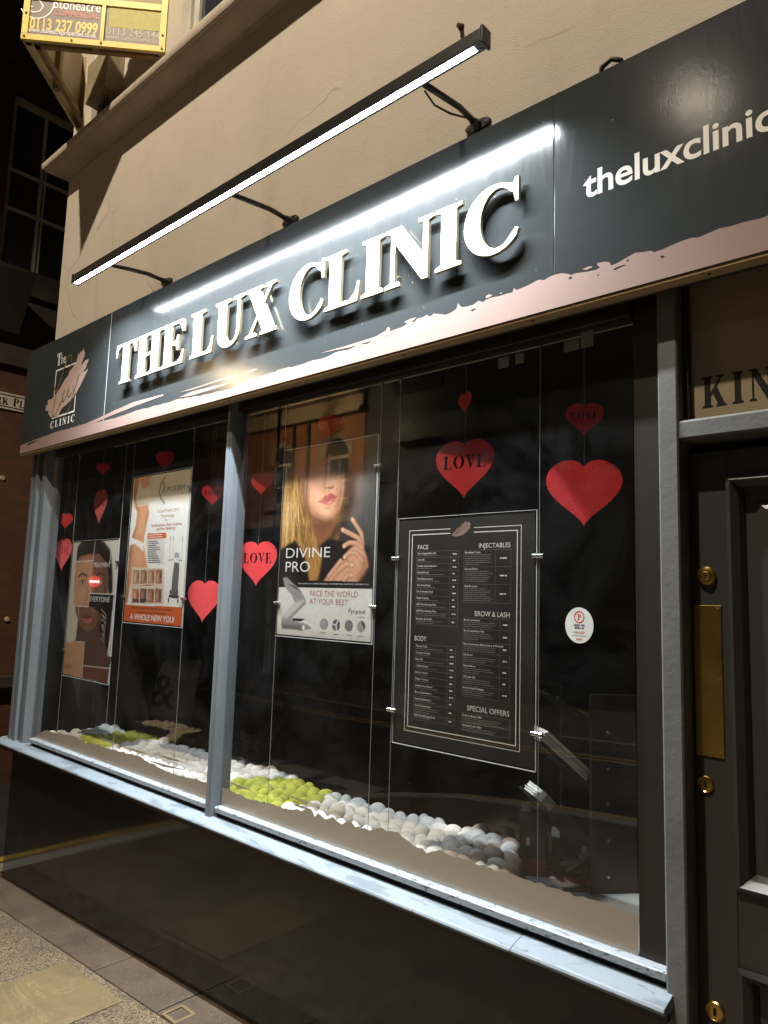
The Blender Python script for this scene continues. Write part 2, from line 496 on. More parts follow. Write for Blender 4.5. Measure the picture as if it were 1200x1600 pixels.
# ------------------------------------------------------------------ mesh builder
class MB:
    def __init__(s):
        s.v, s.f, s.mi = [], [], []

    def add(s, vs, fs, mat=0):
        o = len(s.v)
        s.v += [tuple(map(float, p)) for p in vs]
        s.f += [tuple(i + o for i in f) for f in fs]
        s.mi += [mat] * len(fs)
        return s

    def box(s, x0, x1, y0, y1, z0, z1, mat=0):
        vs = [(x0, y0, z0), (x1, y0, z0), (x1, y1, z0), (x0, y1, z0), (x0, y0, z1), (x1, y0, z1), (x1, y1, z1), (x0, y1, z1)]
        return s.add(vs, [(0, 3, 2, 1), (4, 5, 6, 7), (0, 1, 5, 4), (1, 2, 6, 5), (2, 3, 7, 6), (3, 0, 4, 7)], mat)

    def obox(s, c, u, v, n, hu, hv, hn, mat=0):
        c, u, v, n = (np.array(a, float) for a in (c, u, v, n))
        vs = [c + u * a * hu + v * b * hv + n * d * hn for d in (-1, 1) for a, b in ((-1, -1), (1, -1), (1, 1), (-1, 1))]
        return s.add(vs, [(0, 3, 2, 1), (4, 5, 6, 7), (0, 1, 5, 4), (1, 2, 6, 5), (2, 3, 7, 6), (3, 0, 4, 7)], mat)

    def extrude_x(s, prof, x0, x1, mat=0, caps=True, skew=None):
        """profile of (y, z) points swept along x; skew = per-point x offset at the x0 end (a mitre)"""
        n = len(prof)
        k0 = skew or [0] * n
        vs = [(x0 + k0[i], p[0], p[1]) for i, p in enumerate(prof)] + [(x1, p[0], p[1]) for p in prof]
        fs = [(i, (i + 1) % n, n + (i + 1) % n, n + i) for i in range(n)]
        if caps:
            fs += [tuple(range(n))[::-1], tuple(range(n, 2 * n))]
        return s.add(vs, fs, mat)

    def extrude_z(s, prof, z0, z1, mat=0):
        n = len(prof)
        vs = [(p[0], p[1], z0) for p in prof] + [(p[0], p[1], z1) for p in prof]
        fs = [(i, (i + 1) % n, n + (i + 1) % n, n + i) for i in range(n)] + [tuple(range(n))[::-1], tuple(range(n, 2 * n))]
        return s.add(vs, fs, mat)

    def tube(s, pts, r, n=8, mat=0, caps=True):
        pts = [np.array(p, float) for p in pts]
        rs = r if isinstance(r, (list, tuple)) else [r] * len(pts)
        vs, fs = [], []
        for i, p in enumerate(pts):
            t = pts[min(i + 1, len(pts) - 1)] - pts[max(i - 1, 0)]
            t = t / (np.linalg.norm(t) + 1e-12)
            a = np.cross(t, (0, 0, 1.0))
            if np.linalg.norm(a) < 1e-3:
                a = np.cross(t, (0, 1.0, 0))
            a /= np.linalg.norm(a)
            b = np.cross(t, a)
            for k in range(n):
                an = 2 * PI * k / n
                vs.append(p + (a * math.cos(an) + b * math.sin(an)) * rs[i])
        for i in range(len(pts) - 1):
            for k in range(n):
                fs.append((i * n + k, i * n + (k + 1) % n, (i + 1) * n + (k + 1) % n, (i + 1) * n + k))
        if caps:
            fs += [tuple(range(n))[::-1], tuple(range((len(pts) - 1) * n, len(pts) * n))]
        return s.add(vs, fs, mat)

    def disc(s, c, u, v, r, n=24, depth=0.0, mat=0, ry=None):
        """disc (or a short cylinder of the given depth along u x v) about c"""
        c, u, v = (np.array(a, float) for a in (c, u, v))
        ry = ry or r
        w_ = np.cross(u, v)
        ring = [c + u * r * math.cos(2 * PI * k / n) + v * ry * math.sin(2 * PI * k / n) for k in range(n)]
        if not depth:
            return s.add(ring, [tuple(range(n))], mat)
        vs = ring + [p + w_ * depth for p in ring]
        fs = [tuple(range(n))[::-1], tuple(range(n, 2 * n))] + [(k, (k + 1) % n, n + (k + 1) % n, n + k) for k in range(n)]
        return s.add(vs, fs, mat)

    def lathe(s, c, axis, prof, n=24, mat=0):
        """prof = [(radius, along)] turned about the axis through c"""
        c, ax = np.array(c, float), np.array(axis, float)
        ax /= np.linalg.norm(ax)
        u = np.cross(ax, (0, 0, 1.0))
        if np.linalg.norm(u) < 1e-3:
            u = np.array((1.0, 0, 0))
        u /= np.linalg.norm(u)
        v = np.cross(ax, u)
        vs, fs = [], []
        for r, a in prof:
            for k in range(n):
                an = 2 * PI * k / n
                vs.append(c + ax * a + (u * math.cos(an) + v * math.sin(an)) * r)
        for i in range(len(prof) - 1):
            for k in range(n):
                fs.append((i * n + k, i * n + (k + 1) % n, (i + 1) * n + (k + 1) % n, (i + 1) * n + k))
        fs += [tuple(range(n))[::-1], tuple(range((len(prof) - 1) * n, len(prof) * n))]
        return s.add(vs, fs, mat)

    def build(s, name, mats, parent=None, smooth=False, bevel=0.0, fixn=True):
        me = bpy.data.meshes.new(name)
        me.from_pydata(s.v, [], s.f)
        if not isinstance(mats, (list, tuple)):
            mats = [mats]
        for m_ in mats:
            me.materials.append(m_)
        me.polygons.foreach_set('material_index', s.mi)
        if fixn:
            import bmesh
            bm = bmesh.new()
            bm.from_mesh(me)
            bmesh.ops.recalc_face_normals(bm, faces=bm.faces)
            bm.to_mesh(me)
            bm.free()
        if smooth:
            me.polygons.foreach_set('use_smooth', [True] * len(me.polygons))
        me.update()
        o = bpy.data.objects.new(name, me)
        COL.objects.link(o)
        if parent is not None:
            o.parent = parent
            o.matrix_parent_inverse = parent.matrix_world.inverted()
        if bevel:
            b = o.modifiers.new('bevel', 'BEVEL')
            b.width = bevel
            b.segments = 2
            b.limit_method = 'ANGLE'
            b.angle_limit = math.radians(50)
        return o


def tag(o, label=None, cat=None, group=None, kind=None):
    if label:
        o['label'] = label
    if cat:
        o['category'] = cat
    if group:
        o['group'] = group
    if kind:
        o['kind'] = kind
    return o


def empty(name, loc, label, cat, group=None):
    o = bpy.data.objects.new(name, None)
    o.empty_display_size = 0.1
    COL.objects.link(o)
    o.location = loc
    o.matrix_world = Matrix.Translation(loc)
    return tag(o, label, cat, group)


# ------------------------------------------------------------------ lettering
def curve_geo(splines, extrude=0.0, bevel=0.0):
    cu = bpy.data.curves.new('outline', 'CURVE')
    cu.dimensions = '2D'
    cu.fill_mode = 'BOTH'
    cu.extrude = extrude
    cu.bevel_depth = bevel
    cu.bevel_resolution = 1
    for sp in splines:
        s_ = cu.splines.new('POLY')
        s_.points.add(len(sp) - 1)
        for p, q in zip(s_.points, sp):
            p.co = (q[0], q[1], 0, 1)
        s_.use_cyclic_u = True
    o = bpy.data.objects.new('outline', cu)
    me = o.to_mesh()
    vs = [tuple(v.co) for v in me.vertices]
    fs = [tuple(p.vertices) for p in me.polygons]
    o.to_mesh_clear()
    bpy.data.objects.remove(o)
    bpy.data.curves.remove(cu)
    return vs, fs


_tc = {}


def text_geo(s, size=1.0, offset=0.0, align='LEFT', res=3, extrude=0.0, spacing=1.0, squeeze=1.0, width=None, shear=0.0):
    key = (s, offset, res, extrude, spacing, shear)
    if key not in _tc:
        cu = bpy.data.curves.new('words', 'FONT')
        cu.body = s
        cu.size = 1.0
        cu.offset = offset
        cu.resolution_u = res
        cu.extrude = extrude
        cu.space_character = spacing
        cu.shear = shear
        o = bpy.data.objects.new('words', cu)
        me = o.to_mesh()
        _tc[key] = (np.array([tuple(v.co) for v in me.vertices]).reshape(-1, 3), [tuple(p.vertices) for p in me.polygons])
        o.to_mesh_clear()
        bpy.data.objects.remove(o)
        bpy.data.curves.remove(cu)
    v, f = _tc[key]
    if not len(v):
        return v, f
    v = v.copy()
    x0, x1 = v[:, 0].min(), v[:, 0].max()
    sx = size * squeeze
    if width:
        sx = width / (x1 - x0)
    v[:, 0] = (v[:, 0] - x0) * sx
    v[:, 1] *= size
    W = (x1 - x0) * sx
    if align == 'CENTER':
        v[:, 0] -= W / 2
    elif align == 'RIGHT':
        v[:, 0] -= W
    return v, f


def place(vs, origin, u, v, n=(0, 0, 0)):
    o, u, v, n = (np.array(a, float) for a in (origin, u, v, n))
    return [o + u * p[0] + v * p[1] + n * p[2] for p in vs]


def arc(cx, cy, rx, ry, a0, a1, n=14):
    return [(cx + rx * math.cos(math.radians(a0 + (a1 - a0) * i / n)), cy + ry * math.sin(math.radians(a0 + (a1 - a0) * i / n))) for i in range(n + 1)]


GLYPH = {
    'I': (.38, [[(0, 0), (.38, 0), (.38, .05), (.30, .08), (.30, .92), (.38, .95), (.38, 1), (0, 1), (0, .95), (.08, .92), (.08, .08), (0, .05)]]),
    'T': (.70, [[(.17, 0), (.53, 0), (.53, .05), (.46, .08), (.46, .94), (.56, .94), (.63, .86), (.66, .70), (.70, .70), (.69, 1), (.01, 1), (0, .70),
                 (.04, .70), (.07, .86), (.14, .94), (.24, .94), (.24, .08), (.17, .05)]]),
    'H': (.80, [[(0, 0), (.38, 0), (.38, .05), (.30, .08), (.30, .46), (.50, .46), (.50, .08), (.42, .05), (.42, 0), (.80, 0), (.80, .05), (.72, .08),
                 (.72, .92), (.80, .95), (.80, 1), (.42, 1), (.42, .95), (.50, .92), (.50, .53), (.30, .53), (.30, .92), (.38, .95), (.38, 1), (0, 1),
                 (0, .95), (.08, .92), (.08, .08), (0, .05)]]),
    'E': (.67, [[(0, 0), (.64, 0), (.67, .30), (.63, .30), (.59, .15), (.50, .06), (.30, .06), (.30, .47), (.38, .47), (.45, .42), (.46, .33), (.50, .33),
                 (.50, .67), (.46, .67), (.45, .58), (.38, .53), (.30, .53), (.30, .94), (.48, .94), (.57, .87), (.60, .73), (.64, .73), (.62, 1), (0, 1),
                 (0, .95), (.08, .92), (.08, .08), (0, .05)]]),
    'L': (.66, [[(0, 0), (.62, 0), (.66, .34), (.62, .34), (.58, .17), (.48, .06), (.30, .06), (.30, .92), (.40, .95), (.40, 1), (0, 1), (0, .95),
                 (.08, .92), (.08, .08), (0, .05)]]),
    'U': (.76, [[(0, 1), (0, .95), (.08, .92), (.08, .30)] + arc(.365, .28, .285, .30, 184, 356, 16) + [(.655, .92), (.76, .95), (.76, 1), (.48, 1), (.48, .95),
                 (.585, .92), (.585, .30)] + arc(.4425, .28, .1425, .20, -4, -176, 12) + [(.30, .92), (.40, .95), (.40, 1)]]),
    'X': (.77, [[(0, 1), (0, .95), (.07, .93), (.294, .41), (.12, .07), (.03, .05), (.03, 0), (.30, 0), (.30, .05), (.18, .07), (.321, .346), (.44, .07),
                 (.38, .05), (.38, 0), (.77, 0), (.77, .05), (.70, .07), (.4625, .622), (.62, .93), (.72, .95), (.72, 1), (.46, 1), (.46, .95), (.56, .93),
                 (.435, .686), (.33, .93), (.40, .95), (.40, 1)]]),
    'N': (.77, [[(0, 0), (.24, 0), (.24, .05), (.155, .08), (.155, .74), (.60, -.02), (.685, -.02), (.685, .92), (.77, .95), (.77, 1), (.53, 1), (.53, .95),
                 (.61, .92), (.61, .40), (.25, 1), (0, 1), (0, .95), (.09, .91), (.09, .08), (0, .05)]]),
    'C': (.72, [[(.72, 1.02), (.68, 1.02), (.655, .945)] + arc(.40, .5, .40, .53, 60, 318, 30) + [(.72, .24), (.685, .26)] + arc(.455, .5, .235, .455, 312, 48, 26) +
                [(.66, .80), (.685, .66), (.72, .66)]]),
    'O': (.84, [arc(.42, .5, .42, .52, 0, 345, 23), arc(.42, .5, .20, .46, 0, -345, 23)]),
    'V': (.74, [[(0, 1), (0, .95), (.06, .92), (.35, -.02), (.41, -.02), (.66, .92), (.74, .95), (.74, 1), (.48, 1), (.48, .95), (.58, .92), (.43, .34),
                 (.29, .92), (.37, .95), (.37, 1)]]),
    'K': (.86, [[(0, 0), (.38, 0), (.38, .05), (.30, .08), (.30, .34), (.38, .44), (.55, .08), (.49, .05), (.49, 0), (.86, 0), (.86, .05), (.79, .08), (.53, .62),
                 (.69, .90), (.78, .95), (.78, 1), (.49, 1), (.49, .95), (.60, .91), (.30, .48), (.30, .92), (.38, .95), (.38, 1), (0, 1), (0, .95),
                 (.08, .92), (.08, .08), (0, .05)]]),
    'P': (.68, [[(0, 0), (.38, 0), (.38, .05), (.30, .08), (.30, .43), (.40, .43)] + arc(.40, .715, .28, .285, -85, 85, 14) + [(.38, 1), (0, 1), (0, .95),
                 (.08, .92), (.08, .08), (0, .05)], [(.30, .94), (.37, .94)] + arc(.36, .715, .11, .215, 85, -85, 10) + [(.30, .50)]]),
    'R': (.76, [[(0, 0), (.38, 0), (.38, .05), (.30, .08), (.30, .44), (.33, .44), (.52, 0), (.76, 0), (.76, .05), (.70, .07), (.51, .47)] +
                arc(.40, .73, .26, .27, -60, 85, 14) + [(.38, 1), (0, 1), (0, .95), (.08, .92), (.08, .08), (0, .05)],
                [(.30, .94), (.37, .94)] + arc(.36, .72, .10, .21, 85, -85, 10) + [(.30, .51)]]),
}


def serif_geo(word, height, width=None, gap=0.06, thin=1.0):
    """all glyphs of a word as one flat outline mesh"""
    vs, fs, x = [], [], 0.0
    out = []
    for ch in word:
        if ch == ' ':
            x += 0.35
            continue
        wd, sp = GLYPH[ch]
        out.append((x, ch))
        x += wd + gap
    tot = x - gap
    sx = (width / tot) if width else height
    for x0, ch in out:
        v, f = curve_geo([[((p[0] + x0) * sx, p[1] * height) for p in s_] for s_ in GLYPH[ch][1]])
        o = len(vs)
        vs += v
        fs += [tuple(i + o for i in q) for q in f]
    return vs, fs, tot * sx


# ------------------------------------------------------------------ ground
def ground_quad(mb, pts, dz=0.0, mat=0):
    vs = [(x, y, gz(x) + dz) for x, y in pts]
    mb.add(vs, [tuple(range(len(pts)))], mat)


def strip(mb, line, half, dz, mat=0):
    """a painted or kerb band that follows a plan polyline"""
    L, Rr = [], []
    for i, p in enumerate(line):
        a = np.array(line[max(i - 1, 0)], float)
        b = np.array(line[min(i + 1, len(line) - 1)], float)
        t = (b - a) / np.linalg.norm(b - a)
        n = np.array([-t[1], t[0]])
        L.append(np.array(p) + n * half)
        Rr.append(np.array(p) - n * half)
    for i in range(len(line) - 1):
        q = [L[i], L[i + 1], Rr[i + 1], Rr[i]]
        ground_quad(mb, q, dz, mat)


# plan line of the double yellow lines, found from their reflection in the black cladding
YL = [(-5.27, 6.0), (-5.26, 1.0), (-5.25, -0.9), (-5.2, -1.6), (-5.08, -2.3), (-4.85, -2.95), (-4.5, -3.45), (-4.0, -3.78), (-3.4, -3.93), (-2.6, -3.98), (0.5, -4.0), (12, -4.0)]


def offset_line(line, d):
    out = []
    for i, p in enumerate(line):
        a = np.array(line[max(i - 1, 0)], float)
        b = np.array(line[min(i + 1, len(line) - 1)], float)
        t = (b - a) / np.linalg.norm(b - a)
        out.append((p[0] - t[1] * d, p[1] + t[0] * d))
    return out


def build_ground():
    mb = MB()
    xs = [-60, -30, -20, -14, -10, -7, -5, -3, -1, 1, 4, 12, 40]
    ys = [-40, -20, -10, -6, -3, 0, 4, 14, 40]
    n = len(ys)
    vs = [(x, y, gz(x) - 0.12) for x in xs for y in ys]
    fs = [(i * n + j, (i + 1) * n + j, (i + 1) * n + j + 1, i * n + j + 1) for i in range(len(xs) - 1) for j in range(n - 1)]
    mb.add(vs, fs)
    tag(mb.build('road', M['asphalt'], smooth=False), kind='structure')
    kerb = offset_line(YL, 0.30)
    mb = MB()
    inner = offset_line(YL, 0.44)
    # pavement sheet, kerb line to the building
    for i in range(len(inner) - 1):
        (x0, y0), (x1, y1) = inner[i], inner[i + 1]
        if y0 > 0.2 or y1 > 0.2:
            continue
        ground_quad(mb, [(x0, y0), (x1, y1), (x1, 0.2), (x0, 0.2)])
    vs = [(-4.82, 0.2), (-4.82, 6)]
    ground_quad(mb, [(-4.84, 0.0), (-4.72, 0.0), (-4.72, 6), (-4.84, 6)], 0.0)
    tag(mb.build('pavement', M['aggregate']), kind='structure')
    mb = MB()
    out2 = offset_line(YL, 0.28)
    for i in range(len(YL) - 1):
        a, b, c, d = inner[i], inner[i + 1], out2[i + 1], out2[i]
        vs = [(a[0], a[1], gz(a[0]) + .002), (b[0], b[1], gz(b[0]) + .002), (c[0], c[1], gz(c[0]) + .002), (d[0], d[1], gz(d[0]) + .002),
              (c[0], c[1], gz(c[0]) - .14), (d[0], d[1], gz(d[0]) - .14)]
        mb.add(vs, [(0, 1, 2, 3), (3, 2, 4, 5)])
    # kerb of the far side
    far = [(-60, -16), (-16, -9.4), (-9, -7.6), (-5, -6.95), (0, -6.9), (14, -6.9)]
    f2 = offset_line(far, -0.16)
    for i in range(len(far) - 1):
        a, b, c, d = far[i], far[i + 1], f2[i + 1], f2[i]
        mb.add([(a[0], a[1], gz(a[0]) - .13), (b[0], b[1], gz(b[0]) - .13), (b[0], b[1], gz(b[0])), (a[0], a[1], gz(a[0])),
                (c[0], c[1], gz(c[0])), (d[0], d[1], gz(d[0]))], [(0, 1, 2, 3), (3, 2, 4, 5)])
    tag(mb.build('kerb', M['kerbstone']), kind='structure')
    mb = MB()
    for i in range(len(far) - 1):
        a, b = f2[i], f2[i + 1]
        ground_quad(mb, [a, b, (b[0], -14 if b[0] > -20 else -20), (a[0], -14 if a[0] > -20 else -20)], -0.002)
    tag(mb.build('far_pavement', M['aggregate']), kind='structure')
    mb = MB()
    strip(mb, YL, 0.05, -0.115)
    strip(mb, offset_line(YL, -0.19), 0.05, -0.115)
    strip(mb, offset_line(far[1:], 0.35), 0.05, -0.115)
    strip(mb, offset_line(far[1:], 0.54), 0.05, -0.115)
    tag(mb.build('road_marking', M['yellow_line']), kind='structure')

    # stone edging along the foot of the shop, laid as separate stones
    mb = MB()
    x = -4.80
    k = 0
    while x < 2.0:
        L = 0.50 + 0.10 * rnd.random()
        x1 = min(x + L, 2.0)
        a, b = x + .004, x1 - .004
        h = 0.006 + rnd.random() * 0.003
        vs = [(a, -.215, gz(a) + h), (b, -.215, gz(b) + h), (b, -.02, gz(b) + h), (a, -.02, gz(a) + h),
              (a, -.218, gz(a) - .02), (b, -.218, gz(b) - .02), (b, -.02, gz(b) - .02), (a, -.02, gz(a) - .02)]
        mb.add(vs, [(0, 1, 2, 3), (0, 4, 5, 1), (1, 5, 6, 2), (2, 6, 7, 3), (3, 7, 4, 0)])
        x = x1
        k += 1
    tag(mb.build('pavement_edging', M['edging'], bevel=0.003), kind='structure')
    # yellow stone flags let into the aggregate
    mb = MB()
    for (x0, x1, y0, y1) in ((-3.335, -2.825, -1.0, -0.255), (-4.65, -4.1, -1.55, -.95)):
        vs = [(x0, y0, gz(x0) + .005), (x1, y0, gz(x1) + .005), (x1, y1, gz(x1) + .005), (x0, y1, gz(x0) + .005)]
        vs += [(p[0], p[1], p[2] - .02) for p in vs]
        mb.add(vs, [(0, 1, 2, 3), (0, 4, 5, 1), (1, 5, 6, 2), (2, 6, 7, 3), (3, 7, 4, 0)])
    tag(mb.build('paving_flags', M['york'], bevel=0.002), kind='structure')
    # little iron cover in the pavement
    c = atz(279, 1588, 0.02)
    r = empty('stop_tap_cover', (c[0], c[1], gz(c[0])), 'small square iron cover with pale rim let into the pavement', 'cover')
    mb = MB()
    s_ = .048
    z = gz(c[0]) + .001
    for (a, b, d, e) in ((-s_, s_, -s_, -s_ + .014), (-s_, s_, s_ - .014, s_), (-s_, -s_ + .014, -s_ + .014, s_ - .014), (s_ - .014, s_, -s_ + .014, s_ - .014)):
        mb.box(c[0] + a, c[0] + b, c[1] + d, c[1] + e, z - .02, z + .010)
    mb.build('rim', M['york'], r)
    mb = MB().box(c[0] - s_ + .015, c[0] + s_ - .015, c[1] - s_ + .015, c[1] + s_ - .015, z - .02, z + .005)
    mb.build('lid', M['iron'], r)


# ------------------------------------------------------------------ shop building
SILL_Z = 0.742
GB = 0.753           # bottom of the glass
XL, XR = -4.67, 2.6  # extent of the shop
FZ0, FZ1 = 2.490, 3.156   # fascia
FY = -0.12


def build_shop():
    b = empty('shop_building', (-2.0, 0, gz(-2)), 'beige rendered corner shop with a grey shopfront, big window and panelled door', 'building')
    # upper wall, in one sheet with its side return
    mb = MB()
    mb.box(XL, XR, 0.0, 0.30, 2.56, 4.37)
    mb.box(XL, XR, 0.0, 0.30, 4.37, 9.0)
    mb.box(XL, XL + .28, 0.301, 8.0, -0.6, 9.0)
    mb.box(1.10, XR, 0.0, 0.30, -0.2, 2.559)
    mb.build('wall', M['wall'], b)
    # string course with a worked profile, returned round the corner
    prof = [(0.0, 4.372), (-.018, 4.374), (-.022, 4.385), (-.045, 4.392), (-.075, 4.402), (-.098, 4.414), (-.112, 4.424), (-.116, 4.432), (-.122, 4.434),
            (-.130, 4.440), (-.134, 4.455), (-.134, 4.476), (-.128, 4.480), (-.06, 4.496), (0.0, 4.505)]
    mb = MB()
    n = len(prof)
    vs = [(XL + p[0], p[0], p[1]) for p in prof] + [(XR, p[0], p[1]) for p in prof]
    mb.add(vs, [(i, i + 1, n + i + 1, n + i) for i in range(n - 1)] + [tuple(range(n, 2 * n))])
    vs = [(XL + p[0], p[0], p[1]) for p in prof] + [(XL + p[0], 8.0, p[1]) for p in prof]
    mb.add(vs, [(i, i + 1, n + i + 1, n + i) for i in range(n - 1)])
    mb.build('cornice', M['cornice'], b)
    # upper sash window above the string course
    r = MB()
    x0, x1, z0, z1 = -3.19, -2.25, 4.60, 6.3
    r.box(x0 - .09, x0, -.05, -.001, z0 - .02, z1)
    r.box(x1, x1 + .09, -.05, -.001, z0 - .02, z1)
    r.box(x0 - .12, x1 + .12, -.08, -.001, z0 - .10, z0 - .021)
    wf = r.build('window', M['pale_paint'], b, bevel=.004)
    r = MB().box(x0 + .001, x0 + .05, -.03, -.002, z0, z1).box(x1 - .05, x1 - .001, -.03, -.002, z0, z1).box(x0 + .05, x1 - .05, -.03, -.002, z0, z0 + .06)
    r.box(x0 + .05, x1 - .05, -.03, -.002, 5.42, 5.47)
    r.build('sash', M['white_gloss'], wf, bevel=.003)
    MB().box(x0 + .05, x1 - .05, -.012, -.003, z0 + .06, z1).build('pane', M['dark_pane'], wf)

    # stall riser: polished black cladding down to the pavement
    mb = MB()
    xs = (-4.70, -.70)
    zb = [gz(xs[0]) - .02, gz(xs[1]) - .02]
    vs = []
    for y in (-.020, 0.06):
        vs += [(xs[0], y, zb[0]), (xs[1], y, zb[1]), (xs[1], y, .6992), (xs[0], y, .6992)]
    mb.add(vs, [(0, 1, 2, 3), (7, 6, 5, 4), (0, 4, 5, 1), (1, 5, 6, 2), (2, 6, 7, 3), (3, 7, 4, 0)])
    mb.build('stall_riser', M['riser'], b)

    # sill: sloping board with a rounded nose
    mb = MB()
    prof = [(.05, .700), (-.080, .700), (-.101, .703), (-.107, .708), (-.1075, .713), (-.104, .7180), (-.098, .7205), (-.046, .7330), (-.028, .7350), (.05, .7350)]
    joint = at(783, 1470, -.15)[0]
    mb.extrude_x(prof, XL - .13, joint - .0008)
    mb.extrude_x([(p[0], p[1] + (.0012 if p[1] > .705 else 0)) for p in prof], joint + .0008, -.699)
    mb.build('window_sill', M['sill'], b, bevel=.002)
    # dark drip under the nose
    MB().box(XL - .11, -.705, -.075, -.021, .676, .6996).build('drip_mould', M['dark_brown_paint'], b)

    fr = b
    # bottom rail: worn bead, a black strip puts the shade into the groove behind the sill
    mb = MB()
    rail = [(.03, .7765), (-.040, .7745), (-.046, .7720), (-.046, .7535), (-.028, .7535), (-.028, .728), (.03, .728)]
    mb.extrude_x(rail, -4.43, -2.642)
    mb.build('bottom_rail', M['rail'], b, bevel=.0012)
    MB().extrude_x(rail, -2.578, -.716).build('bottom_rail', M['rail'], b, bevel=.0012)
    for xa, xb in ((-4.43, -2.642), (-2.578, -.716)):
        MB().box(xa, xb, -.0300, -.0283, .7290, .7533).build('groove_shade', M['black'], b)

    # left post: three stepped mouldings
    mb = MB()
    pr = [(-4.72, .02), (-4.72, -.050), (-4.690, -.050), (-4.682, -.020), (-4.664, -.020), (-4.652, -.054), (-4.618, -.054), (-4.606, -.012), (-4.584, -.012),
          (-4.566, -.046), (-4.520, -.046), (-4.482, -.012), (-4.442, -.006), (-4.432, .0), (-4.432, .02)]
    mb.extrude_z(pr, .7255, 2.56)
    mb.build('window_post', M['joinery'], b)
    # mullion
    mb = MB()
    pr = [(-2.640, .03), (-2.640, -.020), (-2.636, -.036), (-2.632, -.040), (-2.626, -.056), (-2.607, -.056), (-2.604, -.050), (-2.600, -.056), (-2.592, -.054), (-2.586, -.040), (-2.580, -.006),
          (-2.580, .03)]
    mb.extrude_z(pr, .7255, 2.56)
    mb.build('window_post', M['joinery'], b)
    # head, set back under the fascia
    mb = MB()
    mb.box(-4.43, -2.642, -.035, .03, 2.452, 2.56)
    mb.box(-2.578, -.797, -.035, .03, 2.452, 2.56)
    mb.build('window_head', M['dark_brown_paint'], b, bevel=.003)
    # broad dark pilaster and door post
    MB().box(-.797, -.717, -.012, .10, .7730, 2.56).build('pilaster', M['dark_brown_paint'], b, bevel=.003)
    mb = MB()
    mb.extrude_z([(-.7155, .12), (-.7155, -.046), (-.711, -.050), (-.668, -.050), (-.664, -.046), (-.6632, -.02), (-.6632, .12)], gz(-.7) - .02, 2.56)
    mb.build('door_post', M['post'], b)
    mb = MB()
    mb.extrude_z([(.30, .12), (.30, -.046), (.304, -.050), (.346, -.050), (.350, -.046), (.350, .12)], gz(.3) - .02, 2.56)
    mb.build('door_post', M['post'], b)
    # transom bar and the painted panel over the door
    mb = MB()
    mb.extrude_x([(.11, 2.080), (-.036, 2.080), (-.046, 2.084), (-.046, 2.126), (-.040, 2.131), (.008, 2.140), (.11, 2.140)], -.6635, .2995)
    mb.build('transom_bar', M['post'], b, bevel=.002)
    tp = MB().box(-.648, .2845, .010, .05, 2.1405, 2.555).build('transom_panel', M['transom'], b)
    mb = MB().box(-.6635, -.6485, -.012, .05, 2.1403, 2.555)
    mb.build('glazing_bead', M['dark_brown_paint'], b, bevel=.002)
    MB().box(.285, .2995, -.012, .05, 2.1403, 2.555).build('glazing_bead', M['dark_brown_paint'], b, bevel=.002)
    mb = MB()
    q0 = at(1098, 638, .0095)
    q1 = at(1104, 589, .0095)
    h = q1[2] - q0[2]
    x = q0[0]
    for ch in 'KIN':
        sc = .84
        vs, fs, wd = serif_geo(ch, h)
        mb.add(place([(p[0] * sc, p[1], p[2]) for p in vs], (x, .0092, q0[2]), (1, 0, 0), (0, 0, 1)), fs)
        x += wd * sc + h * .17
    mb.build('lettering', M['ink'], tp, fixn=False)

    # panelled door
    dz0 = gz(-.2) + .10
    DX0, DX1, DY = -.6625, .2985, .020
    dz1 = 2.055
    d = MB()
    st = .093
    mu = (-.230, -.135)
    rails = [(dz0, dz0 + .20), (.816, .990), (1.984, dz1)]
    d.box(DX0, DX0 + st, DY, DY + .04, dz0, dz1)
    d.box(DX1 - st, DX1, DY, DY + .04, dz0, dz1)
    for z0, z1 in rails:
        d.box(DX0 + st + .0002, DX1 - st - .0002, DY, DY + .04, z0, z1)
    for z0, z1 in ((dz0 + .2002, .8158), (.9902, 1.9838)):
        d.box(mu[0], mu[1], DY, DY + .04, z0, z1)
    door = d.build('door', M['door'], b, bevel=.002)
    for (z0, z1) in ((dz0 + .20, .816), (.990, 1.984)):
        for (x0, x1) in ((DX0 + st, mu[0]), (mu[1], DX1 - st)):
            mb = MB()
            # bolection moulding ring, then the raised field
            outer = [(x0, z0), (x1, z0), (x1, z1), (x0, z1)]
            steps = [(0.0, DY - .010), (.010, DY - .014), (.026, DY + .004), (.034, DY + .020), (.036, DY + .026), (.060, DY + .026), (.085, DY + .012)]
            ring = []
            for ins, y in steps:
                ring.append([(x0 + ins, y, z0 + ins), (x1 - ins, y, z0 + ins), (x1 - ins, y, z1 - ins), (x0 + ins, y, z1 - ins)])
            ring.insert(0, [(x0, DY + .02, z0), (x1, DY + .02, z0), (x1, DY + .02, z1), (x0, DY + .02, z1)])
            vs = [p for r_ in ring for p in r_]
            fs = []
            for i in range(len(ring) - 1):
                for k in range(4):
                    fs.append((i * 4 + k, i * 4 + (k + 1) % 4, i * 4 + 4 + (k + 1) % 4, i * 4 + 4 + k))
            L = (len(ring) - 1) * 4
            fs.append((L, L + 1, L + 2, L + 3))
            mb.add(vs, fs)
            mb.build('door_panel', M['door'], door, fixn=False)
    MB().box(-.664, .30, -.04, .4, gz(-.6) - .1, dz0 - .006).build('doorstep', M['kerbstone'], b, bevel=.006)
    # brass furniture
    p0, p1 = at(1089, 945, DY), at(1132, 1180, DY)
    zt, zb_ = at(1087, 945, DY)[2], at(1087, 1178, DY)[2]
    xa, xb = at(1087, 1060, DY)[0], at(1130, 1060, DY)[0]
    mb = MB().box(xa, xb, DY - .004, DY - .0005, zb_, zt)
